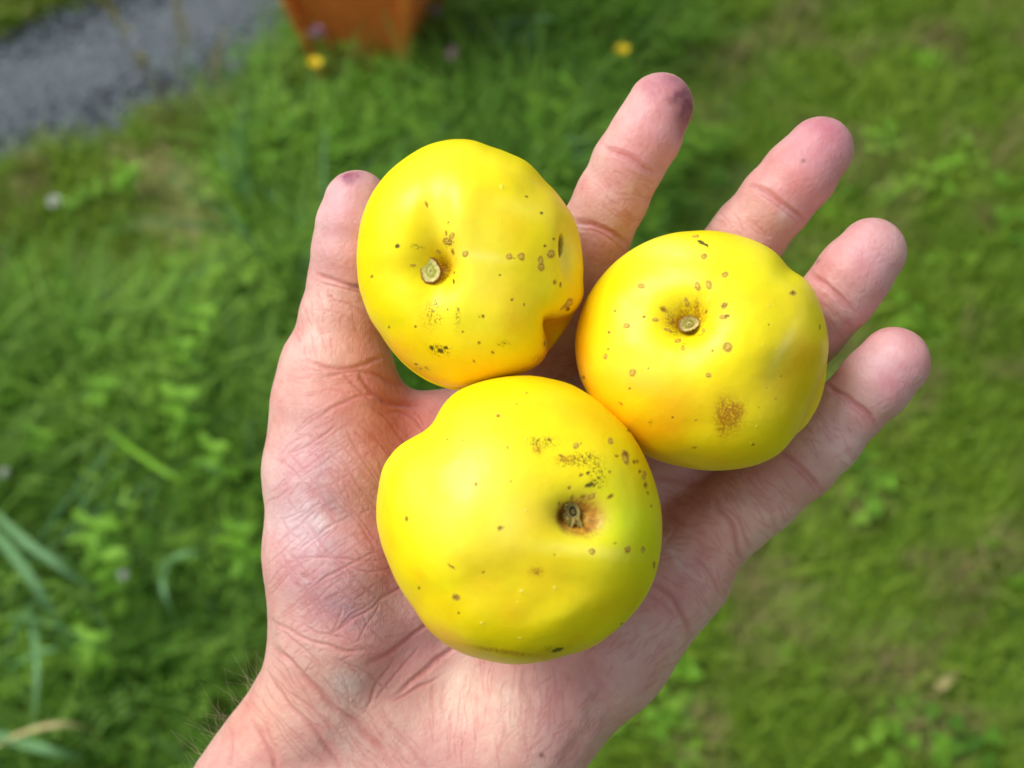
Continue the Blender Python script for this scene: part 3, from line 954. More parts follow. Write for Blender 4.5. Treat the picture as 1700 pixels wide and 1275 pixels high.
spots_r = [(1063, 473, 5.5, 4.5, 'o'), (1095, 506, 5.5, 5, 'b'), (1169, 426, 5.5, 4.5, 'o'), (1158, 473, 5, 6.5, 'o', 20), (1177, 471, 5, 7, 'o', 35), (1203, 457, 5.5, 5, 'o', 20),
           (1137, 491, 3.5, 5, 'o', 20), (1203, 505, 5.5, 5, 'o'), (1203, 505, 3, 3, 'b'), (1204, 523, 8.5, 4, 'o'), (1207, 523, 4, 1.5, 'k'), (1081, 526, 5, 3, 'o'), (1063, 522, 3, 2, 'b'),
           (1037, 540, 5.5, 5, 'o'), (1099, 541, 5.5, 3, 'o', -10), (1119, 563, 5, 4, 'o'), (1131, 578, 3.8, 3.6, 'o'), (1208, 576, 7.5, 8.5, 'o', 20), (1050, 619, 4.8, 6, 'o'),
           (1176, 622, 4.2, 3.8, 'o'), (1314, 488, 4.5, 4.5, 'o'), (1314, 488, 2, 2, 'k'), (1007, 592, 2.6, 4, 'o'), (1009, 552, 2, 2.4, 'b'), (1169, 540, 4, 5, 'o'), (1155, 392, 5, 3, 'o'),
           (1212, 690, 18, 22, 's'), (1201, 690, 9, 24, 's'), (1223, 680, 10, 10, 's'), (1200, 714, 6, 8, 's'), (1167, 404, 9, 2.2, 'k', -30), (1162, 400, 3, 2, 'k'), (1174, 407, 4, 1.7, 'k', -50), (1156, 498, 4, 7, 's'), (1153, 745, 3.2, 1.8, 'b'),
           (1117, 694, 2.6, 2, 'b'), (1032, 670, 5, 2, 'b', -35), (1080, 702, 2.6, 3, 'd'), (1046, 645, 2.4, 1.8, 'b'), (970, 627, 3, 3, 'b'), (1103, 525, 6, 12, 'd'), (1108, 545, 8, 5, 'd'),
           (1140, 515, 26, 18, 's'), (1155, 515, 12, 10, 's'), (1120, 527, 14, 8, 's'), (1157, 517, 3, 6, 'b'), (1117, 530, 3, 4, 'b'), (1174, 508, 2, 2.5, 'b'), (1121, 421, 7, 2, 'p'), (1135, 424, 4, 2, 'p'), (1184, 583, 2, 2, 'b'), (1011, 580, 1.8, 1.8, 'b'),
           (1310, 628, 2, 1.6, 'b'), (1155, 699, 2.2, 1.6, 'b'), (1250, 737, 2.2, 1.6, 'b'), (1361, 543, 2, 4, 'b'), (1163, 549, 9, 3, 's'), (1131, 571, 5, 3, 'd')]
dents_r = [(1138, 530, 26, 22, 0, 4.2), (1136, 528, 62, 48, 0, 2.2), (1350, 670, 40, 70, 30, 2.0), (1322, 442, 26, 22, 40, .8), (1250, 560, 60, 60, 0, -.5), (1290, 700, 50, 30, 40, -.6)]
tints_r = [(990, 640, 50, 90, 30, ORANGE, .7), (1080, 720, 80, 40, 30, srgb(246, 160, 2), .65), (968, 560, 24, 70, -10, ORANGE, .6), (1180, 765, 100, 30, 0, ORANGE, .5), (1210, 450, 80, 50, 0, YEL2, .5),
           (1290, 480, 60, 50, 0, srgb(244, 236, 30), .5), (1130, 545, 50, 40, 0, GREENY, .35), (1200, 420, 70, 30, 0, GREENY, .3), (1345, 640, 40, 80, 20, srgb(216, 184, 4), .6), (1290, 700, 70, 50, 35, SHADE_OLIVE, .4),  # darker yellows paint the shade of the right dent and lower right
           (1240, 520, 90, 40, 0, srgb(250, 232, 40), .3), (1240, 495, 40, 8, -8, srgb(250, 206, 20), .4), (1110, 640, 110, 40, 0, ORANGE, .2), (1115, 415, 36, 14, -10, PALE, .5), (1305, 585, 14, 40, -20, PALE, .25), (1305, 570, 5, 26, -25, srgb(250, 246, 180), .2),  # pale ones are highlights painted into the colour
           (1145, 600, 14, 14, 0, PALE, .35), (1060, 610, 40, 22, 0, PALE, .22), (1340, 600, 26, 60, 0, ORANGE, .3), (1120, 522, 16, 12, 0, srgb(236, 160, 4), .5)]
spots_b = [(833, 876, 4.5, 4, 'b'), (795, 807, 3.2, 3.2, 'b'), (678, 861, 3, 4.5, 'b'), (828, 691, 4.2, 3, 'b'), (757, 992, 6.5, 5, 'o', -25), (757, 992, 3, 2.5, 'b'), (753, 938, 7, 1.8, 'b', -45),
           (955, 742, 4.6, 5, 'o'), (1012, 733, 4.6, 5.5, 'o'), (911, 730, 3, 2.5, 'b'), (932, 758, 5, 2.5, 'b', -20), (1036, 761, 5, 10, 'o', 10), (1038, 755, 4, 6, 'b', 20), (1020, 759, 4, 2.5, 'b'), (1051, 768, 3, 3, 'b'), (1057, 767, 3, 3, 'b'),
           (1067, 790, 3.5, 7, 'o', -15), (1070, 806, 3, 5.5, 'b'), (1060, 784, 2.5, 3, 'b'), (1012, 825, 4.5, 3, 'b', 35), (1007, 787, 2.6, 2.2, 'b'), (1034, 910, 4.5, 5.5, 'o', -20), (1061, 911, 3, 4.5, 'o'), (980, 914, 4.5, 5, 'o', -30),
           (975, 823, 5, 4, 'b'), (986, 823, 4.5, 4.5, 'o'), (947, 809, 2.6, 2.6, 'b'), (934, 834, 3, 4.5, 'b', 20), (957, 824, 4, 4.5, 'b', 30), (973, 787, 4, 2.6, 'k', 20), (963, 790, 3, 3, 'b'), (967, 766, 15, 6, 'd'), (967, 765, 14, 5, 'd'), (970, 765, 13, 9, 'd'),
           (988, 790, 9, 18, 'd'), (990, 798, 8, 8, 'd'), (978, 806, 7, 4, 'k', 20), (991, 798, 5, 4, 'd'), (985, 803, 8, 4, 'd'), (968, 858, 31, 27, 'o'), (982, 858, 15, 20, 's'), (975, 878, 14, 8, 's'), (986, 846, 6, 5, 'b'), (994, 866, 4, 6, 'b'), (985, 880, 5, 4, 'b'), (944, 858, 11, 21, 'b'), (962, 838, 14, 6, 'b'), (940, 765, 12, 6, 's'), (948, 768, 20, 8, 'd'), (892, 745, 6, 8, 's'), (900, 735, 20, 8, 'd'), (742, 729, 2.2, 2.2, 'b'), (768, 732, 2, 2, 'b'), (843, 744, 2.2, 2.2, 'b'), (858, 672, 2, 1.8, 'b'),
           (803, 950, 2.6, 2.4, 'b'), (866, 983, 4, 3, 'p'), (921, 977, 2.6, 3, 'p'), (692, 979, 2.2, 2.6, 'b'), (925, 1077, 9, 3, 'k', 20), (912, 1074, 10, 4, 'd'), (1078, 840, 2.2, 2.6, 'b'), (1082, 937, 2, 6, 'b'), (1031, 1034, 3, 2, 'b'), (890, 950, 9, 6, 's'), (874, 654, 2, 2, 'b'),
           (1045, 715, 4, 3, 'k'), (1073, 818, 1.8, 2.5, 'b'), (800, 1032, 3, 3, 'p'), (835, 1080, 40, 3, 's', -8), (864, 1057, 3, 2.4, 'p')]
dents_b = [(964, 857, 26, 23, 0, 3.0), (962, 856, 44, 40, 0, 1.6), (978, 858, 15, 16, 0, .8), (850, 965, 60, 42, 0, 1.2), (945, 965, 30, 30, 0, .3), (700, 708, 36, 30, 40, 1.0), (700, 990, 60, 40, -50, .6), (780, 840, 80, 80, 0, -1.2), (1030, 890, 60, 90, 0, -.7),
           (930, 1020, 40, 14, 30, -.5), (985, 985, 20, 40, 60, .3)]
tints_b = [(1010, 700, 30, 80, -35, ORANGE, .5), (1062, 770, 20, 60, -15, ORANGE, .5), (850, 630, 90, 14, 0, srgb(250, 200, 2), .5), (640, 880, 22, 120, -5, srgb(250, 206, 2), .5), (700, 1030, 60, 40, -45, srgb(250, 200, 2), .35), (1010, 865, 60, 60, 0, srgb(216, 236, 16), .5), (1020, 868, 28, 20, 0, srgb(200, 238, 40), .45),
           (1060, 900, 40, 70, 0, srgb(200, 224, 10), .5), (1040, 990, 50, 50, 30, SHADE_OLIVE, .5), (940, 1060, 100, 30, 10, SHADE_OLIVE, .4), (850, 965, 70, 44, 10, srgb(236, 200, 2), .6), (900, 950, 50, 30, 0, srgb(240, 210, 2), .4), (800, 830, 70, 60, 0, srgb(250, 240, 90), .55), (780, 800, 26, 40, 20, PALE, .25),  # olive paints lower right shade, pale yellows the left highlight
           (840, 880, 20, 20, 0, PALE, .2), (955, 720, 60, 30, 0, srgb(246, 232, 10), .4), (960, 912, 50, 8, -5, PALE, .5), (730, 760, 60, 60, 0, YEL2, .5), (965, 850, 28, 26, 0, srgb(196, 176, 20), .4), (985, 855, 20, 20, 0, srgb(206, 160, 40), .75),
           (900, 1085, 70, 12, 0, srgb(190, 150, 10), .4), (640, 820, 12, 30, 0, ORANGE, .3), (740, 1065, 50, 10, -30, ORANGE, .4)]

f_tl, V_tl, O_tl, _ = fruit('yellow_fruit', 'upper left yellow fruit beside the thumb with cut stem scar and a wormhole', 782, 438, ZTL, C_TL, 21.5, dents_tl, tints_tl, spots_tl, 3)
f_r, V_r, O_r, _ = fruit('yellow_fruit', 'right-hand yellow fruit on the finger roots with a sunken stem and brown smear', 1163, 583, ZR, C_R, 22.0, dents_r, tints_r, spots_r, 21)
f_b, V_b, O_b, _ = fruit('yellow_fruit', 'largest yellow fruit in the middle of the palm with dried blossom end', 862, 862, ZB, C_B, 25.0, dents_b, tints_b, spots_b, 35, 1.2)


def front_point(V, px, py):
    q = to_px(V)
    d = (q[:, 0] - px) ** 2 + (q[:, 1] - py) ** 2
    ids = np.argsort(d)[:60]
    return V[ids[np.argmax(V[ids, 2])]]


def disc_stub(V, O, parent, px, py, rx, ry, ang, h, name, colours, seed, tilt=(0, 0)):
    """a short cut stem: rings of a lathe with an uneven rim"""
    b = front_point(V, px, py)
    k = (DREF - b[2]) / FPX
    prof = [(0.92, -1.4, 0), (1.12, -.2, 0), (1.14, h * .6, 0), (1.0, h, 0), (.86, h * .92, 1), (.6, h * .72, 1), (.5, h * .8, 2), (.36, h * .74, 2), (.2, h * .82, 1), (.0, h * .8, 2)]
    n = 40
    r = np.random.RandomState(seed)
    wob = 1 + .05 * np.sin(np.arange(n) * 2 * math.pi / n * 3 + r.rand() * 6) + .03 * r.randn(n)
    vs, cs = [], []
    for rr_, z, ci in prof:
        a = np.arange(n) * 2 * math.pi / n
        x = np.cos(a) * rr_ * wob * rx * k; y = np.sin(a) * rr_ * wob * ry * k
        c, s = math.cos(ang), math.sin(ang)
        zz = z + x * tilt[0] + y * tilt[1] + r.randn(n) * .04
        vs.append(np.stack([x * c - y * s, x * s + y * c, zz], 1) + b - O)
        cs.append(np.repeat(np.asarray(colours[ci])[None], n, 0) * (1 + .25 * (r.rand(n, 1) - .5)))
    vs, cs = np.concatenate(vs), np.concatenate(cs)
    i = np.arange(len(prof) - 1)[:, None] * n; j = np.arange(n)[None]; j2 = (j + 1) % n
    Q = np.stack([i + j, i + j2, i + n + j2, i + n + j], -1).reshape(-1, 4)
    me = np_mesh(name, vs / 1000, Q)
    set_color(me, 'tone', cs)
    return link(name, me, STEM_MAT, parent)


def stem_material():
    k = NT('dry_stem')
    at = k.n('ShaderNodeVertexColor'); at.layer_name = 'tone'
    co = k.n('ShaderNodeTexCoord').outputs['Object']
    f = k.noise(co, 1600, 4, .7)
    col = k.mix(k.ramp(f, [(.35, (1, 1, 1)), (.7, (.35, .3, .2))]), (0, 0, 0), at.outputs['Color'], 'MIX')
    mx = k.mix(1.0, at.outputs['Color'], k.ramp(f, [(.3, (.62, .58, .5)), (.6, (1, 1, 1))]), 'MULTIPLY')
    k.l(mx, k.bsdf.inputs['Base Color'])
    k.bsdf.inputs['Roughness'].default_value = .75
    k.l(k.bump(f, .6, .0002), k.bsdf.inputs['Normal'])
    return k.m


STEM_MAT = stem_material()
cc = [srgb(142, 84, 24), srgb(222, 212, 130), srgb(178, 182, 70)]
s1 = disc_stub(V_tl, O_tl, f_tl, 719, 450, 16, 21, .1, 1.2, 'stem_scar', cc, 1)
s2 = disc_stub(V_r, O_r, f_r, 1142, 541, 17, 12, .35, 1.9, 'stem_scar', [srgb(150, 118, 48), srgb(214, 196, 120), srgb(170, 164, 62)], 2, (0.05, .1))


# the dried blossom end: a little collar with curled sepals
def sepal(b, O, parent, ang, ln, wd, curl, lean, seed):
    r = np.random.RandomState(seed)
    n, m = 14, 7
    vs, cs = [], []
    d = np.array([math.cos(ang), math.sin(ang), 0]); s = np.array([-d[1], d[0], 0])
    for i in range(n):
        t = i / (n - 1)
        w = wd * (1 - t) ** .6 * (.55 + .45 * math.sin(math.pi * min(1, t + .3)))
        c = b + d * (ln * math.sin(t * curl) / curl) + np.array([0, 0, 1.0]) * (lean * ln * (1 - math.cos(t * curl)) / curl + .5 * t)
        for j in range(m):
            u = (j / (m - 1) - .5) * 2
            vs.append(c + s * u * w + np.array([0, 0, abs(u) ** 2 * w * .7]) + r.randn(3) * .05 - O)
            cs.append(srgb(158, 140, 62) * (1 + .3 * (r.rand() - .5)) * (1 - .25 * t))
    vs = np.array(vs); nn = len(vs)
    bk = vs.copy(); bk[:, 2] -= .25
    vs = np.concatenate([vs, bk])
    q = []
    for i in range(n - 1):
        for j in range(m - 1):
            a = i * m + j
            q.append((a, a + m, a + m + 1, a + 1)); q.append((nn + a, nn + a + 1, nn + a + m + 1, nn + a + m))
    for i in range(n - 1):
        a = i * m; q.append((a, nn + a, nn + a + m, a + m)); a += m - 1; q.append((a, a + m, nn + a + m, nn + a))
    me = np_mesh('sepal', vs / 1000, np.array(q))
    set_color(me, 'tone', np.array(cs + cs))
    return link('sepal', me, STEM_MAT, parent)


cal = disc_stub(V_b, O_b, f_b, 950, 852, 11, 15, .2, 1.5, 'blossom_end', [srgb(150, 130, 58), srgb(156, 138, 66), srgb(40, 32, 14)], 3)
bb = front_point(V_b, 950, 852) + np.array([0, 0, 1.2])
for q, (a, ln, wd_, cu, le) in enumerate([(-1.75, 3.4, .75, 1.5, -.3), (-1.1, 5.2, .6, .8, -.9), (2.3, 1.9, 1.0, 2.6, .5), (-2.6, 1.8, .9, 2.2, .2)]):
    off = np.array([math.cos(a), math.sin(a), 0]) * 1.3
    sepal(bb + off + np.array([0, 0, .5]), O_b, cal, a, ln, wd_, cu, le, q)

# how far the fruits press into the skin (millimetres), for the log
for nm, VV in (('tl', V_tl), ('r', V_r), ('b', V_b)):
    d = hand_sdf(VV[::37])
    print('fruit', nm, 'deepest in hand', round(float(d.min()), 2))
def _overlap(VA, OA, VB, OB):
    # rough: distance of A's points from B's centre against B's radius in that direction
    D = VB - OB; r = np.linalg.norm(D, axis=1); U = D / r[:, None]
    W = VA[::53] - OB; wr = np.linalg.norm(W, axis=1); sel = wr < 34
    W = W[sel] / wr[sel, None]; wr = wr[sel]
    best = np.concatenate([r[np.argmax(w @ U[::11].T, axis=1) * 11] for w in np.array_split(W, max(1, len(W) // 200))])
    return float((wr - best).min())
print('fruit gaps tl-r', _overlap(V_tl, O_tl, V_r, O_r), 'tl-b', _overlap(V_tl, O_tl, V_b, O_b), 'r-b', _overlap(V_r, O_r, V_b, O_b))

# ------------------------------------------------------------------ ground, path, vegetation
RS = np.random.RandomState(77)


def poly_px(pts, h=0.0):
    return np.array([tuple(G(x, y, h))[:2] for x, y in pts])


def inside(poly, x, y):
    c = np.zeros(len(x), bool)
    n = len(poly)
    for i in range(n):
        x0, y0 = poly[i]; x1, y1 = poly[(i + 1) % n]
        t = ((y0 > y) != (y1 > y)) & (x < (x1 - x0) * (y - y0) / (y1 - y0 + 1e-12) + x0)
        c ^= t
    return c


def edge_dist(poly, x, y):
    p = np.stack([x, y], 1)
    d = np.full(len(x), 9.0)
    for i in range(len(poly)):
        e, _ = seg_dist(p, np.array(poly[i]), np.array(poly[(i + 1) % len(poly)]))
        d = np.minimum(d, e)
    return d


near = [(-420, 430), (-200, 362), (0, 282), (120, 250), (200, 216), (300, 178), (380, 144), (440, 104), (500, 56), (600, -30), (760, -180)]
far = [(640, -330), (300, -80), (140, -2), (60, 22), (0, 42), (-200, 120), (-420, 200)]
PATH = poly_px(near + far)
PATH_BIG = PATH.copy()
TALL = poly_px([(470, 70), (560, 40), (700, -60), (1000, -200), (1120, -60), (1180, 120), (1190, 300), (1060, 480), (930, 760), (760, 1000), (600, 1300), (560, 1600),
                (-500, 1600), (-500, 560), (-60, 560), (60, 470), (260, 520), (330, 430), (350, 300), (390, 200)])
BARE = [(G(280, 315), .085), (G(225, 285), .05), (G(320, 385), .05), (G(30, 480), .05), (G(1330, 1000), .035), (G(1340, 850), .022), (G(1660, 60), .03)]


def ground_mesh():
    # a sheet that runs to the horizon, finer where it is seen
    r = np.concatenate([np.linspace(0, 3.2, 90), np.geomspace(3.4, 300, 34)])
    a = np.linspace(0, 2 * math.pi, 160, endpoint=False)
    Rr, A = np.meshgrid(r[1:], a, indexing='ij')
    x = np.concatenate([[0], (Rr * np.cos(A)).ravel()]); y = np.concatenate([[0], (Rr * np.sin(A)).ravel()]) + 1.0
    p = np.stack([x, y, x * 0], 1)
    z = (vnoise(p, 3.0) - .5) * .016 + (vnoise(p, 11.0) - .5) * .010 + (vnoise(p, 0.6) - .5) * .03
    ed = edge_dist(PATH, x, y); ins = inside(PATH, x, y)
    z = np.where(ins, -0.03, z * np.clip(ed / .1, 0, 1) - .0) 
    n = len(a); m = len(r) - 1
    i = np.arange(m - 1)[:, None] * n + 1; j = np.arange(n)[None]; j2 = (j + 1) % n
    Q = np.stack([i + j, i + n + j, i + n + j2, i + j2], -1).reshape(-1, 4)
    tri = [[0, 1 + k, 1 + (k + 1) % n] for k in range(n)]
    return np_mesh('ground', np.stack([x, y, z], 1), Q, tri)


def soil_material():
    k = NT('soil_and_thatch')
    co = k.n('ShaderNodeNewGeometry').outputs['Position']
    a = k.noise(co, 4.0, 4)
    b = k.noise(co, 60.0, 5, .7)
    c1 = k.ramp(b, [(.3, (.04, .08, .014)), (.55, (.08, .16, .022)), (.75, (.15, .2, .05))])
    c2 = k.ramp(b, [(.3, (.05, .04, .025)), (.6, (.13, .10, .055)), (.8, (.24, .19, .11))])
    k.l(k.mix(k.ramp(a, [(.56, (0, 0, 0)), (.74, (1, 1, 1))]), c1, c2), k.bsdf.inputs['Base Color'])
    k.bsdf.inputs['Roughness'].default_value = .95
    k.l(k.bump(b, .8, .006), k.bsdf.inputs['Normal'])
    return k.m


ground = link('ground', ground_mesh(), soil_material())
tag(ground, kind='structure')


def gravel_material():
    k = NT('grey_gravel')
    co = k.n('ShaderNodeNewGeometry').outputs['Position']
    a = k.noise(co, 75.0, 5, .75)
    b = k.noise(co, 9.0, 3)
    c = k.ramp(a, [(.3, (.055, .072, .082)), (.5, (.09, .115, .13)), (.72, (.17, .2, .22))])
    k.l(k.mix(k.math('MULTIPLY', b, .35), c, (.12, .13, .15)), k.bsdf.inputs['Base Color'])
    k.bsdf.inputs['Roughness'].default_value = .9
    vo = k.n('ShaderNodeTexVoronoi'); vo.inputs['Scale'].default_value = 120
    k.l(co, vo.inputs['Vector'])
    k.l(k.bump(vo.outputs['Distance'], .9, .006), k.bsdf.inputs['Normal'])
    return k.m


# the path: a slightly crowned strip of grey gravel
def path_mesh():
    nl = [G(x, y) for x, y in near]
    fl = [G(x, y) for x, y in far][::-1]
    def resample(pts, n):
        p = np.array([tuple(v)[:2] for v in pts]); s = np.r_[0, np.cumsum(np.hypot(*np.diff(p, axis=0).T))]
        t = np.linspace(0, s[-1], n)
        return np.stack([np.interp(t, s, p[:, 0]), np.interp(t, s, p[:, 1])], 1)
    n, m = 80, 20
    A, B = resample(nl, n), resample(fl, n)
    vs = []
    for i in range(n):
        for j in range(m):
            t = j / (m - 1)
            q = A[i] * (1 - t) + B[i] * t
            vs.append((q[0], q[1], -.016 + .022 * math.sin(math.pi * t)))
    vs = np.array(vs)
    i = np.arange(n - 1)[:, None] * m; j = np.arange(m - 1)[None]
    Q = np.stack([i + j, i + j + m, i + j + m + 1, i + j + 1], -1).reshape(-1, 4)[:, ::-1]
    return np_mesh('gravel_path', vs, Q)


PATH_MAT = gravel_material()
tag(link('gravel_path', path_mesh(), PATH_MAT), kind='structure')


# ---- foliage building blocks (metres)
class Leafy:
    def __init__(s):
        s.v, s.q, s.t = [], [], []

    def blade(s, base, az, lean, ln, w, bend, tone, seg=5, fold=.25):
        b = np.array(base, float)
        d = np.array([math.cos(az), math.sin(az), 0]); side = np.array([-d[1], d[0], 0])
        n0 = sum(len(x) for x in s.v)
        pts, ang, p = [], lean, b.copy()
        for i in range(seg + 1):
            pts.append(p.copy())
            p = p + (d * math.sin(ang) + np.array([0, 0, 1]) * math.cos(ang)) * ln / seg
            ang += bend / seg
        vs = []
        for i, c in enumerate(pts):
            t = i / seg
            ww = w * (1 - t ** 2.2) * (.6 + .8 * min(t * 3, 1) * .5) * .5 + .0001
            vs += [c - side * ww, c + side * ww]
        s.v.append(np.array(vs))
        s.t += [tone] * len(vs)
        for i in range(seg):
            a = n0 + 2 * i
            s.q.append((a, a + 1, a + 3, a + 2))

    def leaf(s, base, d, up, ln, w, tone, cup=.25, droop=.3, n=4):
        """one leaf: two rows either side of a midrib, cupped and drooping"""
        d = np.asarray(d, float); d /= np.linalg.norm(d)
        up = np.asarray(up, float); side = np.cross(up, d); side /= max(np.linalg.norm(side), 1e-6); up = np.cross(d, side)
        n0 = sum(len(x) for x in s.v)
        vs = []
        for i in range(n + 1):
            t = i / n
            ww = w * .5 * (math.sin(math.pi * (t * .92 + .05)) ** .75)
            c = np.asarray(base) + d * ln * t - up * droop * ln * t * t
            vs += [c - side * ww + up * cup * ww, c, c + side * ww + up * cup * ww]
        s.v.append(np.array(vs)); s.t += [tone] * len(vs)
        for i in range(n):
            a = n0 + 3 * i
            s.q += [(a, a + 1, a + 4, a + 3), (a + 1, a + 2, a + 5, a + 4)]

    def stem(s, a, b, r, tone, sides=5, bow=0.0, seg=4):
        a, b = np.asarray(a, float), np.asarray(b, float)
        d = b - a; L = np.linalg.norm(d); d /= L
        u = np.cross(d, [.3, 1, .2]); u /= np.linalg.norm(u); w = np.cross(d, u)
        n0 = sum(len(x) for x in s.v)
        vs = []
        for i in range(seg + 1):
            t = i / seg
            c = a + d * L * t + u * bow * L * math.sin(math.pi * t)
            for k in range(sides):
                th = 2 * math.pi * k / sides
                vs.append(c + (u * math.cos(th) + w * math.sin(th)) * r * (1 - .4 * t))
        s.v.append(np.array(vs)); s.t += [tone] * len(vs)
        for i in range(seg):
            for k in range(sides):
                s.q.append((n0 + i * sides + k, n0 + i * sides + (k + 1) % sides, n0 + (i + 1) * sides + (k + 1) % sides, n0 + (i + 1) * sides + k))

    def mesh(s, name):
        me = np_mesh(name, np.concatenate(s.v), np.array(s.q))
        set_float(me, 'tone', np.array(s.t)[:len(me.vertices)])
        return me


def leaf_material(name, dark, mid, light, dry, dry_amt=.0, trans=.24, rough=.5, patch=2.5):
    k = NT(name)
    at = k.n('ShaderNodeAttribute'); at.attribute_name = 'tone'
    oi = k.n('ShaderNodeObjectInfo')
    po = k.n('ShaderNodeNewGeometry').outputs['Position']
    big = k.noise(po, patch, 3)
    f = k.math('ADD', k.math('MULTIPLY', at.outputs['Fac'], .5), k.math('MULTIPLY', oi.outputs['Random'], .35))
    f = k.math('ADD', f, k.math('MULTIPLY_ADD', big, .7, -.28))
    col = k.ramp(f, [(.1, dark), (.45, mid), (.85, light)])
    if dry_amt > 0:
        m = k.math('MULTIPLY', k.ramp(k.noise(po, patch * 2.2, 4), [(.50, (0, 0, 0)), (.64, (1, 1, 1))]), dry_amt)
        rr = k.math('GREATER_THAN', k.math('FRACT', k.math('MULTIPLY', k.math('ADD', at.outputs['Fac'], oi.outputs['Random']), 7.31)), .35)
        col = k.mix(k.math('MULTIPLY', m, rr), col, dry)
    k.l(col, k.bsdf.inputs['Base Color'])
    k.bsdf.inputs['Roughness'].default_value = rough
    k.bsdf.inputs['Specular IOR Level'].default_value = .16
    tr = k.n('ShaderNodeBsdfTranslucent')
    k.l(k.mix(1.0, col, (1.0, 1.25, .5), 'MULTIPLY'), tr.inputs['Color'])
    ms = k.n('ShaderNodeMixShader'); ms.inputs[0].default_value = trans
    k.l(k.bsdf.outputs[0], ms.inputs[1]); k.l(tr.outputs[0], ms.inputs[2]); k.l(ms.outputs[0], k.out.inputs['Surface'])
    return k.m


M_LAWN = leaf_material('lawn_grass', (.08, .165, .012), (.165, .29, .02), (.29, .41, .05), (.34, .27, .13), .95, patch=3.4)
M_TALL = leaf_material('meadow_grass', (.045, .135, .014), (.125, .28, .03), (.28, .46, .075), (.3, .26, .12), .1)
M_WEED = leaf_material('meadow_leaves', (.042, .125, .012), (.11, .26, .018), (.23, .42, .04), (.2, .2, .06), .1)
M_BLUE = leaf_material('bluish_leaves', (.05, .13, .04), (.11, .25, .09), (.2, .37, .17), (.2, .2, .1), .05)
M_LIME = leaf_material('lime_leaves', (.09, .24, .014), (.15, .34, .022), (.22, .44, .04), (.2, .2, .1), 0)
M_DRY = leaf_material('dry_straw', (.24, .2, .07), (.34, .29, .11), (.48, .42, .2), (.4, .3, .14), 0, trans=.2, rough=.7)


def scatter(name, pts, rots, scl, protos, label=None):
    pc = bpy.data.collections.new(name + '_pieces')
    for i, (me, mt) in enumerate(protos):
        me.materials.append(mt)
        o = bpy.data.objects.new(me.name, me)
        pc.objects.link(o)
    me = bpy.data.meshes.new(name)
    me.vertices.add(len(pts)); me.vertices.foreach_set('co', np.asarray(pts, np.float32).ravel())
    a = me.attributes.new('turn', 'FLOAT_VECTOR', 'POINT'); a.data.foreach_set('vector', np.asarray(rots, np.float32).ravel())
    a = me.attributes.new('grow', 'FLOAT', 'POINT'); a.data.foreach_set('value', np.asarray(scl, np.float32))
    me.update()
    o = bpy.data.objects.new(name, me); COL.objects.link(o)
    ng = bpy.data.node_groups.new(name, 'GeometryNodeTree')
    ng.interface.new_socket('Geometry', in_out='INPUT', socket_type='NodeSocketGeometry')
    ng.interface.new_socket('Geometry', in_out='OUTPUT', socket_type='NodeSocketGeometry')
    N_ = ng.nodes; L_ = ng.links
    gi, go = N_.new('NodeGroupInput'), N_.new('NodeGroupOutput')
    ip = N_.new('GeometryNodeInstanceOnPoints')
    ci = N_.new('GeometryNodeCollectionInfo'); ci.inputs['Collection'].default_value = pc
    ci.inputs['Separate Children'].default_value = True; ci.inputs['Reset Children'].default_value = True
    mp = N_.new('GeometryNodeMeshToPoints')
    ri = N_.new('FunctionNodeRandomValue'); ri.data_type = 'INT'
    ri.inputs[4].default_value = 0; ri.inputs[5].default_value = len(protos) - 1
    na = N_.new('GeometryNodeInputNamedAttribute'); na.data_type = 'FLOAT_VECTOR'; na.inputs[0].default_value = 'turn'
    nb = N_.new('GeometryNodeInputNamedAttribute'); nb.data_type = 'FLOAT'; nb.inputs[0].default_value = 'grow'
    L_.new(gi.outputs[0], mp.inputs['Mesh']); L_.new(mp.outputs[0], ip.inputs['Points'])
    L_.new(ci.outputs[0], ip.inputs['Instance']); ip.inputs['Pick Instance'].default_value = True
    L_.new(ri.outputs[2], ip.inputs['Instance Index'])
    L_.new(na.outputs[0], ip.inputs['Rotation']); L_.new(nb.outputs[0], ip.inputs['Scale'])
    L_.new(ip.outputs[0], go.inputs[0])
    md = o.modifiers.new('growth', 'NODES'); md.node_group = ng
    tag(o, label, kind='stuff')
    return o


def lawn_tuft(seed, mat, hmax=.045, n=16, dead=3, spread=.028):
    r = np.random.RandomState(seed); L = Leafy()
    for i in range(n):
        L.blade((r.uniform(-spread, spread), r.uniform(-spread, spread), -.004), r.uniform(0, 6.28), r.uniform(.1, .9), r.uniform(.45, 1) * hmax, r.uniform(.0016, .003), r.uniform(.2, 1.3), r.rand(), 3)
    for i in range(dead):
        L.blade((r.uniform(-spread, spread), r.uniform(-spread, spread), .001), r.uniform(0, 6.28), 1.35, r.uniform(.4, .9) * hmax, .0018, .1, 1.0, 2)
    return L.mesh('grass_tuft'), mat


def clover_patch(seed, mat, n=9, spread=.03, h=.035, size=.011):
    r = np.random.RandomState(seed); L = Leafy()
    for i in range(n):
        b = np.array([r.uniform(-spread, spread), r.uniform(-spread, spread), 0.]); top = b + [r.uniform(-.01, .01), r.uniform(-.01, .01), h * r.uniform(.5, 1)]
        L.stem(b, top, .0006, .3, 3, seg=2)
        a0 = r.uniform(0, 6.28); tone = r.rand()
        for k in range(3):
            a = a0 + k * 2.094
            L.leaf(top, (math.cos(a), math.sin(a), r.uniform(0, .25)), (0, 0, 1), size * r.uniform(.8, 1.1), size * .9, tone, .2, .15, 3)
    return L.mesh('clover_patch'), mat


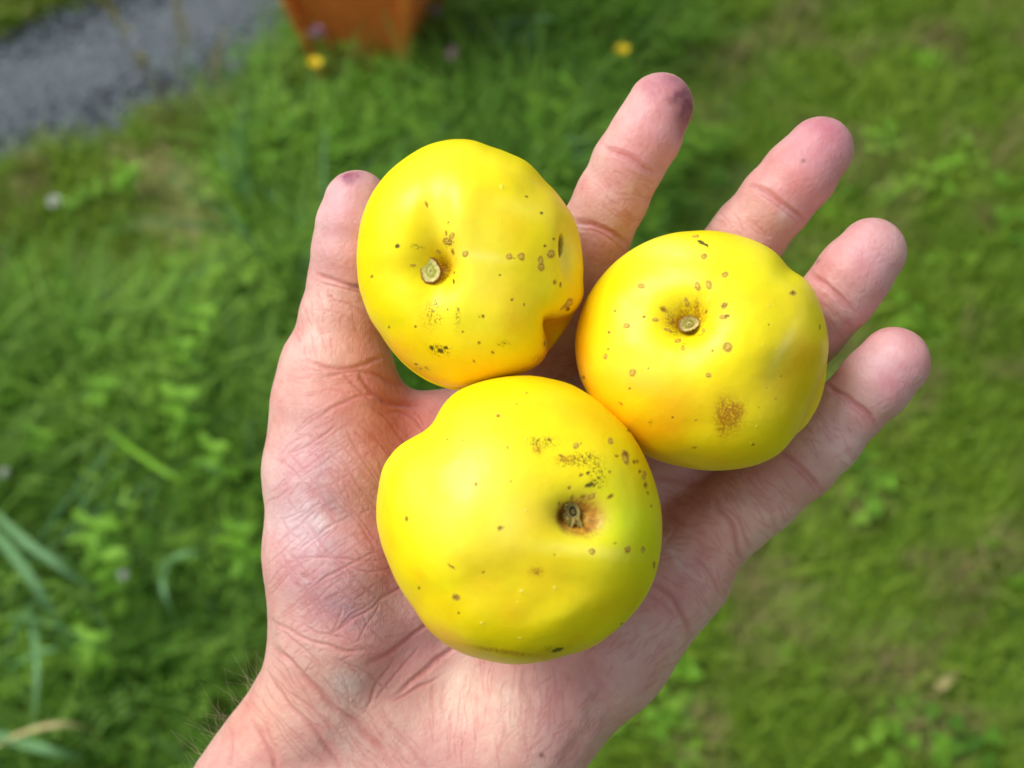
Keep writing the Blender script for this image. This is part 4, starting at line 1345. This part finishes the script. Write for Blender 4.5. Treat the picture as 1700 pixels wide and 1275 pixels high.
def tall_tuft(seed, mat, n=18, h=.26, w=.005, spread=.03):
    r = np.random.RandomState(seed); L = Leafy()
    for i in range(n):
        L.blade((r.uniform(-spread, spread), r.uniform(-spread, spread), 0), r.uniform(0, 6.28), r.uniform(.02, .35), r.uniform(.5, 1) * h, w * r.uniform(.6, 1.3), r.uniform(.4, 2.0), r.rand(), 7)
    return L.mesh('tall_grass_tuft'), mat


def weed(seed, mat, h=.2, pairs=6, ln=.035, w=.02, stems=3, compound=False):
    r = np.random.RandomState(seed); L = Leafy()
    for s_ in range(stems):
        az = r.uniform(0, 6.28); top = np.array([math.cos(az) * h * r.uniform(.1, .5), math.sin(az) * h * r.uniform(.1, .5), h * r.uniform(.7, 1)])
        L.stem((0, 0, 0), top, .0014, .3, 4, .05)
        for i in range(pairs):
            t = (i + 1.0) / pairs; c = top * t; a = az + i * 1.9
            for sg in (0, math.pi):
                aa = a + sg + r.uniform(-.3, .3); tone = r.rand() * .7 + .3 * t
                sz = 1.15 - .55 * t
                d = np.array([math.cos(aa), math.sin(aa), r.uniform(.0, .5)])
                if compound:
                    for q in range(4):
                        cc_ = c + d * ln * (.4 + q * .45)
                        for s2 in (-1, 1):
                            sd = np.array([-d[1], d[0], 0]) * s2 + d * .5
                            L.leaf(cc_, sd, (0, 0, 1), ln * .5 * sz, w * .36, tone, .1, .1, 2)
                else:
                    L.leaf(c, d, (0, 0, 1), ln * sz * r.uniform(.8, 1.2), w * sz, tone, .25, r.uniform(.1, .5), 4)
    return L.mesh('weed_sprig'), mat


def pts_in(n, x0, x1, y0, y1):
    return RS.uniform(x0, x1, n), RS.uniform(y0, y1, n)


XMIN, XMAX, YMIN, YMAX = -1.9, 1.9, -.1, 3.3
def rot(n, tilt=.15):
    return np.stack([RS.normal(0, tilt, n), RS.normal(0, tilt, n), RS.uniform(0, 6.28, n)], 1)

def gz(x, y):
    return x * 0 + .001


# lawn grass everywhere but on the path; thin on the bare spots
x, y = pts_in(52000, XMIN, XMAX, YMIN, YMAX)
ok = ~inside(PATH, x, y)
for c, r_ in BARE:
    ok &= ~((np.hypot(x - c.x, y - c.y) < r_ * RS.uniform(.6, 1.2, len(x))) & (RS.rand(len(x)) < .8))
x, y = x[ok], y[ok]
pn = vnoise(np.stack([x, y, x * 0], 1), 5.0)
keep = RS.rand(len(x)) < np.clip(.5 + pn * 1.1, 0, 1)
x, y = x[keep], y[keep]
sc_ = RS.uniform(.6, 1.25, len(x)) * (.75 + .5 * vnoise(np.stack([x, y, x * 0], 1), 2.0))
scatter('lawn_grass', np.stack([x, y, gz(x, y)], 1), rot(len(x), .2), sc_,
        [lawn_tuft(s, M_LAWN, .052 if s % 3 else .07, 15, 4) for s in range(9)], 'short mown lawn grass with thin brownish spots')

# the same lawn goes on beyond what the picture shows
x, y = pts_in(60000, -6.5, 6.5, -4.5, 8.5)
ok = ~((x > XMIN) & (x < XMAX) & (y > YMIN) & (y < YMAX)) & ~inside(PATH, x, y)
x, y = x[ok], y[ok]
scatter('outer_lawn_grass', np.stack([x, y, gz(x, y) - .004], 1), rot(len(x), .2), RS.uniform(1.1, 2.0, len(x)),
        [lawn_tuft(s + 500, M_LAWN, .04, 22, 2, .06) for s in range(5)], 'lawn grass farther out around the meadow')

# clover in the lawn
x, y = pts_in(2600, XMIN, XMAX, YMIN, YMAX)
pn = vnoise(np.stack([x, y, x * 0], 1), 6.0, 30)
ok = ~inside(PATH, x, y) & (RS.rand(len(x)) < np.clip((pn - .5) * 1.5, 0, 1))
x, y = x[ok], y[ok]
scatter('clover_cover', np.stack([x, y, gz(x, y)], 1), rot(len(x), .15), RS.uniform(.6, 1.2, len(x)),
        [clover_patch(s, M_WEED) for s in range(5)], 'small clover leaves spread through the lawn')

# tall meadow: grasses and leafy weeds
x, y = pts_in(15000, XMIN, XMAX, YMIN, YMAX)
ed = edge_dist(TALL, x, y)
ok = inside(TALL, x, y) & ~inside(PATH, x, y)
for c, r_ in BARE: ok &= np.hypot(x - c.x, y - c.y) > r_ + .03
ok &= RS.rand(len(x)) < np.clip((vnoise(np.stack([x, y, x * 0], 1), 14.0, 90) - .30) * 3.2, .12, 1)
x, y, ed = x[ok], y[ok], ed[ok]
g = np.clip(.45 + ed / .25, .4, 1.0) * (.6 + .6 * vnoise(np.stack([x, y, x * 0], 1), 3.0, 8))
n = len(x); part = RS.rand(n)
zone = vnoise(np.stack([x, y, x * 0], 1), 3.2, 50)
p = np.stack([x, y, gz(x, y)], 1)
m1 = part < np.where(zone > .5, .75, .55)
m2 = ~m1 & (part < .87)
m3 = ~m1 & ~m2
upper = p[:, 1] > tuple(G(700, 330))[1]
scatter('meadow_grass', p[m1], rot(m1.sum(), .12), g[m1] * RS.uniform(.6, 1.1, m1.sum()), [tall_tuft(s + 20, M_TALL, 34, .28, .0034) for s in range(7)],
        'long arching meadow grass left of the lawn')
scatter('feathery_weeds', p[m2], rot(m2.sum(), .2), g[m2] * RS.uniform(.55, 1.1, m2.sum()), [weed(s + 40, M_WEED, .17, 7, .03, .02, 3, True) for s in range(5)],
        'feathery low weeds growing between the meadow grasses')
b3 = m3 & upper
bx = RS.rand(n) < .07
scatter('broad_grass', p[bx], rot(bx.sum(), .3), g[bx] * RS.uniform(.8, 1.15, bx.sum()), [tall_tuft(s + 120, M_BLUE if s % 2 else M_TALL, 12, .30, .0058, .02) for s in range(5)],
        'broad bluish grass blades rising above the other weeds')
tx, ty = [], []
for c, r_ in BARE:
    k_ = int(12000 * r_ * r_)
    a_ = RS.uniform(0, 6.28, k_); q_ = r_ * 1.15 * np.sqrt(RS.rand(k_))
    tx.append(c.x + q_ * np.cos(a_)); ty.append(c.y + q_ * np.sin(a_))
tx, ty = np.concatenate(tx), np.concatenate(ty)
scatter('dry_thatch', np.stack([tx, ty, gz(tx, ty) + .004], 1), rot(len(tx), .1), RS.uniform(.6, 1.1, len(tx)), [lawn_tuft(s + 300, M_DRY, .04, 1, 9) for s in range(4)],
        'dry straw thatch on the bare spots of the lawn')
scatter('leafy_weeds', p[m3 & ~upper], rot((m3 & ~upper).sum(), .2), (g * RS.uniform(.55, 1.1, n))[m3 & ~upper], [weed(s + 60, M_WEED, .19, 8, .027, .013) for s in range(5)],
        'leafy green weeds in the near part of the meadow')
scatter('bluish_weeds', p[b3], rot(b3.sum(), .2), (g * RS.uniform(.55, 1.1, n))[b3],
        [weed(s + 80, M_BLUE, .2, 6, .028, .018) for s in range(3)] + [weed(s + 90, M_WEED, .2, 7, .028, .014) for s in range(3)],
        'bluish green leafy weeds in the far part of the meadow')

# gravel stones
def stone(seed):
    r = np.random.RandomState(seed)
    import bmesh
    bm = bmesh.new(); bmesh.ops.create_icosphere(bm, subdivisions=1, radius=1)
    for v in bm.verts: v.co *= r.uniform(.75, 1.15)
    for v in bm.verts: v.co.z *= .6
    me = bpy.data.meshes.new('gravel_stone'); bm.to_mesh(me); bm.free()
    return me

def stone_mat(name, c):
    k = NT(name); oi = k.n('ShaderNodeObjectInfo')
    k.l(k.ramp(oi.outputs['Random'], [(0, tuple(q * .5 for q in c)), (.6, c), (1, tuple(min(1, q * 2.0) for q in c))]), k.bsdf.inputs['Base Color'])
    k.bsdf.inputs['Roughness'].default_value = .85
    return k.m
SM = stone_mat('stone_grey', (.11, .14, .158))
x, y = pts_in(90000, XMIN, XMAX + .3, YMIN + 1, YMAX + .2)
ok = inside(PATH, x, y)
x, y = x[ok], y[ok]
scatter('gravel', np.stack([x, y, x * 0 + .002 + RS.uniform(0, .002, len(x))], 1), rot(len(x), 1.0), RS.uniform(.0025, .0065, len(x)), [(stone(s), SM) for s in range(5)],
        'loose grey gravel lying on the path')


# ------------------------------------------------------------------ the orange planter
def bev_box(name, corners, mat, parent, bevel=.004):
    """a hexahedron from 8 corners (bottom four, top four), edges bevelled"""
    import bmesh
    bm = bmesh.new()
    vs = [bm.verts.new(c) for c in corners]
    for f in ((3, 2, 1, 0), (4, 5, 6, 7), (0, 1, 5, 4), (1, 2, 6, 5), (2, 3, 7, 6), (3, 0, 4, 7)):
        bm.faces.new([vs[i] for i in f])
    bmesh.ops.bevel(bm, geom=list(bm.edges), offset=bevel, segments=2, affect='EDGES', profile=.6)
    me = bpy.data.meshes.new(name); bm.to_mesh(me); bm.free()
    return link(name, me, mat, parent, False)


def rust_material():
    k = NT('weathered_orange_metal')
    co = k.n('ShaderNodeTexCoord').outputs['Object']
    a = k.noise(co, 9, 5, .65); b = k.noise(co, 80, 4, .7)
    c = k.ramp(a, [(.3, (.70, .16, .025)), (.55, (.85, .22, .035)), (.8, (.88, .29, .05))])
    k.l(k.mix(k.ramp(b, [(.5, (0, 0, 0)), (.75, (.6, .6, .6))]), c, (.2, .05, .02)), k.bsdf.inputs['Base Color'])
    k.bsdf.inputs['Roughness'].default_value = .55
    k.l(k.bump(b, .3, .001), k.bsdf.inputs['Normal'])
    return k.m


RUST = rust_material()
pb = G(626, 180)
planter = bpy.data.objects.new('planter', None); COL.objects.link(planter)
planter.location = (pb.x, pb.y + .09, 0); planter.rotation_euler = (0, 0, math.radians(-18))
tag(planter, 'rust-orange tapered metal planter standing between the gravel path and the weeds', 'planter')
W0, W1, HH = .070, .140, .42
for s in range(4):
    R4 = Matrix.Rotation(s * math.pi / 2, 4, 'Z')
    def tr(x, y, z): return tuple(R4 @ Vector((x, y, z)))
    q0, q1 = W0 - .016, W1 - .026
    i0, i1 = W0 - .014, W1 - .014
    bev_box('side_panel', [tr(-q0, -i0, .01), tr(q0, -i0, .01), tr(q0, -i0 + .008, .01), tr(-q0, -i0 + .008, .01),
                           tr(-q1, -i1, HH - .02), tr(q1, -i1, HH - .02), tr(q1, -i1 + .008, HH - .02), tr(-q1, -i1 + .008, HH - .02)], RUST, planter, .002)
    c0, c1 = W0, W1
    bev_box('corner_post', [tr(c0 - .014, -c0, 0), tr(c0, -c0, 0), tr(c0, -c0 + .014, 0), tr(c0 - .014, -c0 + .014, 0),
                            tr(c1 - .024, -c1, HH), tr(c1, -c1, HH), tr(c1, -c1 + .024, HH), tr(c1 - .024, -c1 + .024, HH)], RUST, planter, .004)
    bev_box('rim', [tr(-W1 - .004, -W1 - .008, HH + .002), tr(W1 - .022, -W1 - .008, HH + .002), tr(W1 - .022, -W1 + .018, HH + .002), tr(-W1 - .004, -W1 + .018, HH + .002),
                    tr(-W1 - .004, -W1 - .008, HH + .022), tr(W1 - .022, -W1 - .008, HH + .022), tr(W1 - .022, -W1 + .018, HH + .022), tr(-W1 - .004, -W1 + .018, HH + .022)], RUST, planter, .003)
sf = W1 - .03
soil_me = np_mesh('soil', [(-sf, -sf, HH - .06), (sf, -sf, HH - .06), (sf, sf, HH - .06), (-sf, sf, HH - .06)], np.array([[0, 1, 2, 3]]))
link('soil', soil_me, bpy.data.materials['soil_and_thatch'], planter)


# ------------------------------------------------------------------ flowers and single plants
def flat_mat(name, c, c2=None, trans=.25, rough=.5):
    k = NT(name); co = k.n('ShaderNodeTexCoord').outputs['Object']
    col = k.mix(k.noise(co, 300, 3), c, c2 or tuple(q * .75 for q in c))
    k.l(col, k.bsdf.inputs['Base Color']); k.bsdf.inputs['Roughness'].default_value = rough
    tr = k.n('ShaderNodeBsdfTranslucent'); k.l(col, tr.inputs['Color'])
    ms = k.n('ShaderNodeMixShader'); ms.inputs[0].default_value = trans
    k.l(k.bsdf.outputs[0], ms.inputs[1]); k.l(tr.outputs[0], ms.inputs[2]); k.l(ms.outputs[0], k.out.inputs['Surface'])
    return k.m


M_BUT = flat_mat('buttercup_yellow', (.95, .78, .01), (.9, .6, .01), .2, .25)
M_PINK = flat_mat('clover_pink', (.40, .19, .30), (.48, .32, .38))
M_WHITE = flat_mat('white_petal', (.85, .85, .82), (.7, .72, .68))


def empty(name, loc, label, cat, group=None):
    e = bpy.data.objects.new(name, None); COL.objects.link(e); e.location = loc
    return tag(e, label, cat, group)


def one_leaf(name, base, d, ln, w, mat, parent, tone=.5, cup=.25, droop=.3):
    L = Leafy(); L.leaf(base, d, (0, 0, 1), ln, w, tone, cup, droop, 5)
    return link(name, L.mesh(name), mat, parent)


def buttercup(px, py, h, label, size=.014, seed=0):
    r = np.random.RandomState(seed)
    top = G(px, py, h); foot = Vector((top.x + r.uniform(-.02, .02), top.y + .03, 0))
    e = empty('buttercup', foot, label, 'flower', 'buttercups in the meadow')
    size *= .8
    t = np.array(top - foot)
    L = Leafy(); L.stem((0, 0, 0), t, .0012, .5, 6, .03, 8); link('stem', L.mesh('stem'), M_WEED, e)
    for k in range(5):
        a = k * 2 * math.pi / 5 + .3
        d = np.array([math.cos(a), math.sin(a), .35])
        one_leaf('petal', t + d * .0012, d, size * .95, size * 1.05, M_BUT, e, cup=.3, droop=-.25)
    L = Leafy()
    for k in range(34):
        a = r.uniform(0, 6.28); l = r.uniform(.2, 1) * .0045
        L.stem(t, t + np.array([math.cos(a) * l, math.sin(a) * l, .005]), .0005, .5, 4, seg=1)
    link('stamens', L.mesh('stamens'), M_BUT, e)
    for k in range(3):
        a = r.uniform(0, 6.28)
        one_leaf('leaf', t * (.2 + .2 * k), (math.cos(a), math.sin(a), .3), .03, .012, M_WEED, e)


buttercup(523, 108, .20, 'yellow buttercup in front of the orange planter', seed=1)
buttercup(1032, 86, .16, 'yellow buttercup in the weeds above the index fingertip', seed=2)


def clover_head(px, py, h, label, mat, name, size=.011, seed=0, squash=1.0, tiltx=.02):
    r = np.random.RandomState(seed)
    top = G(px, py, h); foot = Vector((top.x + tiltx, top.y + .03, 0))
    e = empty(name, foot, label, 'flower')
    t = np.array(top - foot)
    L = Leafy(); L.stem((0, 0, 0), t, .001, .5, 5, .03, 6); link('stem', L.mesh('stem'), M_WEED, e)
    L = Leafy()
    for k in range(90):
        u = r.uniform(-.5, 1); a = r.uniform(0, 6.28); s = math.sqrt(max(0, 1 - u * u))
        d = np.array([s * math.cos(a), s * math.sin(a), u * squash])
        L.leaf(t + d * size * .3, d + np.array([0, 0, .2]), (0, 0, 1) if abs(u) < .8 else (1, 0, 0), size * .85, size * .28, r.rand(), .3, -.1, 2)
    link('flower_head', L.mesh('flower_head'), mat, e)
    for k in range(3):
        a = k * 2.1 + r.uniform(0, 1)
        one_leaf('leaf', t * .55, (math.cos(a), math.sin(a), .3), .022, .015, M_WEED, e)


clover_head(527, 55, .24, 'pinkish clover flower in front of the orange planter', M_PINK, 'pink_clover', .010, 3)
clover_head(752, 88, .2, 'faded mauve clover flower right of the orange planter', M_PINK, 'pink_clover', .0085, 4, 1.5)
clover_head(722, 18, .2, 'pale pink clover flower at the top edge beside the planter', M_PINK, 'pink_clover', .008, 5)
clover_head(90, 335, .05, 'white clover flower in the short grass near the path', M_WHITE, 'white_clover', .009, 6)
clover_head(205, 955, .16, 'tiny white flower in the weeds left of the palm', M_WHITE, 'white_clover', .005, 7)
clover_head(8, 785, .16, 'tiny white flower at the left edge of the weeds', M_WHITE, 'white_clover', .005, 8)


def dry_stalk(a, b, label, seed, head=.1):
    r = np.random.RandomState(seed)
    fa, tb = G(*a), G(*b)
    e = empty('dry_grass_stalk', fa, label, 'grass stalk', 'dry grass stalks over the path')
    t = np.array(tb - fa)
    L = Leafy(); L.stem((0, 0, 0), t, .0016, .6, 5, .05, 10); link('stem', L.mesh('stem'), M_DRY, e)
    L = Leafy()
    n = int(60 * head / .1)
    for k in range(n):
        f = 1 - head / np.linalg.norm(t) * r.rand()
        c = t * f + r.normal(0, .0035, 3)
        d = r.normal(0, .6, 3) + t / np.linalg.norm(t)
        L.leaf(c, d, (1, 0, 0), .010, .0034, r.rand(), .3, .1, 2)
    link('seed_head', L.mesh('seed_head'), M_DRY, e)


dry_stalk((335, 210, 0), (293, -20, .34), 'straw-coloured grass stalk with the thickest seed head over the path', 1, .14)
dry_stalk((280, 180, 0), (175, -10, .30), 'thin dry grass stalk leaning left over the path', 2, .10)
dry_stalk((285, 150, 0), (228, 90, .20), 'short dry grass stalk at the near edge of the path', 3, .05)
dry_stalk((330, 240, 0), (370, 60, .26), 'greenish dry grass stalk between the path and the planter', 4, .10)


# rosettes and single clumps that stand out by their bright leaves
def clump(px, py, h, label, mat, n, ln, w, seed, group=None, name='leafy_plant'):
    r = np.random.RandomState(seed)
    c = G(px, py, h)
    e = empty(name, (c.x, c.y, 0), label, 'plant', group)
    if h > .03:
        L = Leafy(); L.stem((0, 0, 0), (0, 0, h), .0016, .4, 5, .04); link('stem', L.mesh('stem'), mat, e)
    for k in range(n):
        a = k * 2.4 + r.uniform(-.3, .3); up = r.uniform(.1, .8)
        one_leaf('leaf', (0, 0, h * (1 - .6 * (k / n) * (h > .03)) + .004), (math.cos(a), math.sin(a), up), ln * r.uniform(.75, 1.15), w * r.uniform(.8, 1.15), mat, e, r.rand(), .25, r.uniform(.1, .5))


for q, (px, py, n, ln, lb) in enumerate([
        (1532, 105, 6, .026, 'light green leaf clump at the top of the lawn'),
        (1600, 235, 5, .018, 'small bright leaf clump in the lawn right of the middle fingertip'),
        (1572, 272, 6, .018, 'light green leaf clump beside the middle fingertip in the lawn'),
        (1505, 306, 5, .014, 'bright leaf pair between the middle and ring fingertips'),
        (1657, 364, 5, .016, 'bright leaf rosette near the right edge of the lawn'),
        (1380, 355, 4, .014, 'small light leaf rosette between the middle and ring fingers'),
        (1140, 1120, 7, .02, 'bright weed clump in the lawn below the heel of the palm'),
        (1120, 1195, 7, .022, 'bright weed clump near the bottom edge beside the wrist'),
        (1300, 1085, 4, .014, 'single pale upright weed in the brownish part of the lawn'),
        (1695, 968, 5, .015, 'bright leaf cut by the right edge of the picture'),
        (1640, 905, 5, .014, 'small leaf rosette low on the right of the lawn'),
        (1130, 1258, 6, .024, 'broad-leaved weed at the bottom edge of the lawn'),
        (1565, 1245, 5, .02, 'yellow-green leaf at the bottom right of the lawn')]):
    clump(px, py, .012, lb, M_LIME, n, ln, ln * .62, 100 + q, name='lawn_weed')

for q, (px, py, h, n, ln, lb) in enumerate([
        (290, 660, .17, 9, .034, 'bright leafy sprig left of the thumb base'), (165, 640, .16, 8, .03, 'pale leaf clump in the weeds at the left'),
        (150, 870, .18, 11, .036, 'largest bright leafy sprig in the weeds left of the palm'), (330, 520, .15, 8, .03, 'bright leafy sprig left of the thumb middle'),
        (300, 575, .15, 8, .028, 'light leaf pair left of the thumb'), (170, 930, .18, 9, .03, 'bright sprig below the largest one left of the palm'),
        (350, 745, .16, 8, .034, 'green leafy sprig level with the top of the palm'), (390, 880, .18, 9, .03, 'leafy sprig close to the left edge of the palm'),
        (140, 1060, .18, 9, .032, 'bright leafy sprig low on the left'), (440, 265, .12, 8, .03, 'light leafy sprig behind the thumb tip'),
        (350, 265, .08, 7, .026, 'light sprig at the end of the bare patch'), (210, 285, .06, 9, .03, 'yellow-green tuft between the bare patch and the path'),
        (560, 215, .14, 8, .03, 'light sprig right above the thumb tip'), (880, 40, .16, 8, .034, 'pale green clump near the top edge of the meadow'),
        (830, 40, .16, 7, .03, 'pale leaves right of the mauve flower'), (960, 235, .14, 8, .03, 'pale leaf clump left of the index finger'),
        (545, 195, .12, 7, .03, 'light leaf clump below the planter'), (720, 220, .14, 8, .03, 'pale leaf clump above the upper left fruit'),
        (1120, 260, .06, 8, .03, 'bright tuft right of the index finger'), (60, 720, .15, 8, .03, 'leafy sprig at the left edge level with the fruits')]):
    blue = q in (13, 14, 15, 17)
    clump(px, py, h, lb, M_BLUE if blue else M_LIME, n + 3, ln * .85, ln * .36, 200 + q)


# long arching blades low on the left, one of them dry
def long_blade(a, mid, b, w, mat, label, name='grass_blade'):
    A, Mi, B = (np.array(G(*q)) for q in (a, mid, b))
    n = 16; vs = []
    o = A.copy()
    for i in range(n + 1):
        t = i / n
        c = (1 - t) ** 2 * A + 2 * t * (1 - t) * (2 * Mi - .5 * A - .5 * B) + t * t * B
        tan = 2 * (1 - t) * ((2 * Mi - .5 * A - .5 * B) - A) + 2 * t * (B - (2 * Mi - .5 * A - .5 * B))
        s = np.cross(tan, [0, 0, 1]); s /= np.linalg.norm(s)
        ww = w * .5 * (1 - t ** 3) * (.7 + .3 * math.sin(math.pi * t))+ .0002
        vs += [c - s * ww + [0, 0, .18 * ww], c, c + s * ww + [0, 0, .18 * ww]]
    vs = np.array(vs) - o
    q = []
    for i in range(n):
        a_ = 3 * i
        q += [(a_, a_ + 1, a_ + 4, a_ + 3), (a_ + 1, a_ + 2, a_ + 5, a_ + 4)]
    me = np_mesh(name, vs, np.array(q)); set_float(me, 'tone', np.full(len(vs), .75))
    ob = link(name, me, mat); ob.location = o
    return tag(ob, label, 'grass blade')


long_blade((-60, 1270, .10), (80, 1205, .27), (170, 1230, .17), .006, M_DRY, 'dry tan grass blade arching in at the bottom left corner')
long_blade((-60, 1200, .10), (60, 1240, .25), (165, 1262, .17), .010, M_BLUE, 'bluish grass blade below the dry one at the bottom left')
long_blade((-60, 830, .14), (50, 960, .28), (130, 1100, .12), .010, M_BLUE, 'broad bluish blade arching down the left edge')
long_blade((-40, 820, .12), (70, 920, .28), (210, 1010, .15), .008, M_BLUE, 'bluish blade leaning right beside the broad one')
long_blade((40, 1000, .05), (60, 1090, .2), (50, 1230, .14), .007, M_BLUE, 'narrow upright blade at the lower left')
long_blade((230, 980, .05), (290, 925, .25), (360, 925, .2), .008, M_BLUE, 'pale curved blade left of the heel of the hand')
long_blade((160, 700, .08), (260, 775, .24), (340, 815, .18), .007, M_LIME, 'broad light green blade pointing at the palm')
long_blade((0, 890, .06), (60, 915, .22), (150, 940, .18), .006, M_BLUE, 'thin pale blade crossing at the left edge')
long_blade((290, 930, .06), (270, 970, .2), (300, 1040, .14), .006, M_BLUE, 'thin blade hanging left of the wrist')
long_blade((0, 1120, .08), (60, 1085, .2), (120, 1075, .18), .006, M_BLUE, 'thin pale blade above the bottom left corner')

long_blade((1592, 118, .0), (1622, 132, .02), (1652, 145, .0), .004, M_DRY, 'dry straw lying on the lawn at the upper right', 'dry_straw')
long_blade((1545, 1150, .0), (1572, 1130, .025), (1600, 1108, .0), .012, M_DRY, 'dry folded leaf lying on the lawn at the lower right', 'dry_leaf')

# ------------------------------------------------------------------ fine hairs on the wrist, rooted in the skin
def arm_hair():
    q = to_px(HAND_V)
    r = np.random.RandomState(4)
    cand = np.flatnonzero((q[:, 0] < 470) & (q[:, 1] > 1130) & (q[:, 1] < 1500))
    me_n = normals_of(hand.data)
    L = Leafy()
    nz = me_n[cand]
    cand = cand[(nz[:, 0] < -.15) & (nz[:, 2] > -.75) & (nz[:, 2] < .55)]
    for i in r.choice(cand, min(70, len(cand)), replace=False):
        b = HAND_V[i] / 1000; nrm = me_n[i].astype(float)
        d = nrm * .5 + np.array([-.3, .9, .1]) + r.normal(0, .45, 3); d /= np.linalg.norm(d)
        ln = r.uniform(.005, .012)
        c = b - nrm * .0003; vs = []
        u = np.cross(d, [0, 0, 1.]); u /= np.linalg.norm(u); w = np.cross(d, u)
        bend = r.normal(0, .5, 3)
        n0 = sum(len(x) for x in L.v); pts = []
        for k in range(5):
            pts.append(c.copy()); c = c + (d + bend * k * .18) * ln / 4
        for k, c in enumerate(pts):
            rr_ = .000028 * (1 - .7 * k / 4)
            for s in range(3):
                th = s * 2.094; vs.append(c + (u * math.cos(th) + w * math.sin(th)) * rr_)
        L.v.append(np.array(vs)); L.t += [.7] * len(vs)
        for k in range(4):
            for s in range(3):
                L.q.append((n0 + k * 3 + s, n0 + k * 3 + (s + 1) % 3, n0 + (k + 1) * 3 + (s + 1) % 3, n0 + (k + 1) * 3 + s))
    me = L.mesh('arm_hair')
    k = NT('fair_hair'); k.bsdf.inputs['Base Color'].default_value = (.75, .62, .42, 1); k.bsdf.inputs['Roughness'].default_value = .3
    k.bsdf.inputs['Transmission Weight'].default_value = .35
    o = link('arm_hair', me, k.m, hand)
    o['kind'] = 'stuff'
arm_hair()
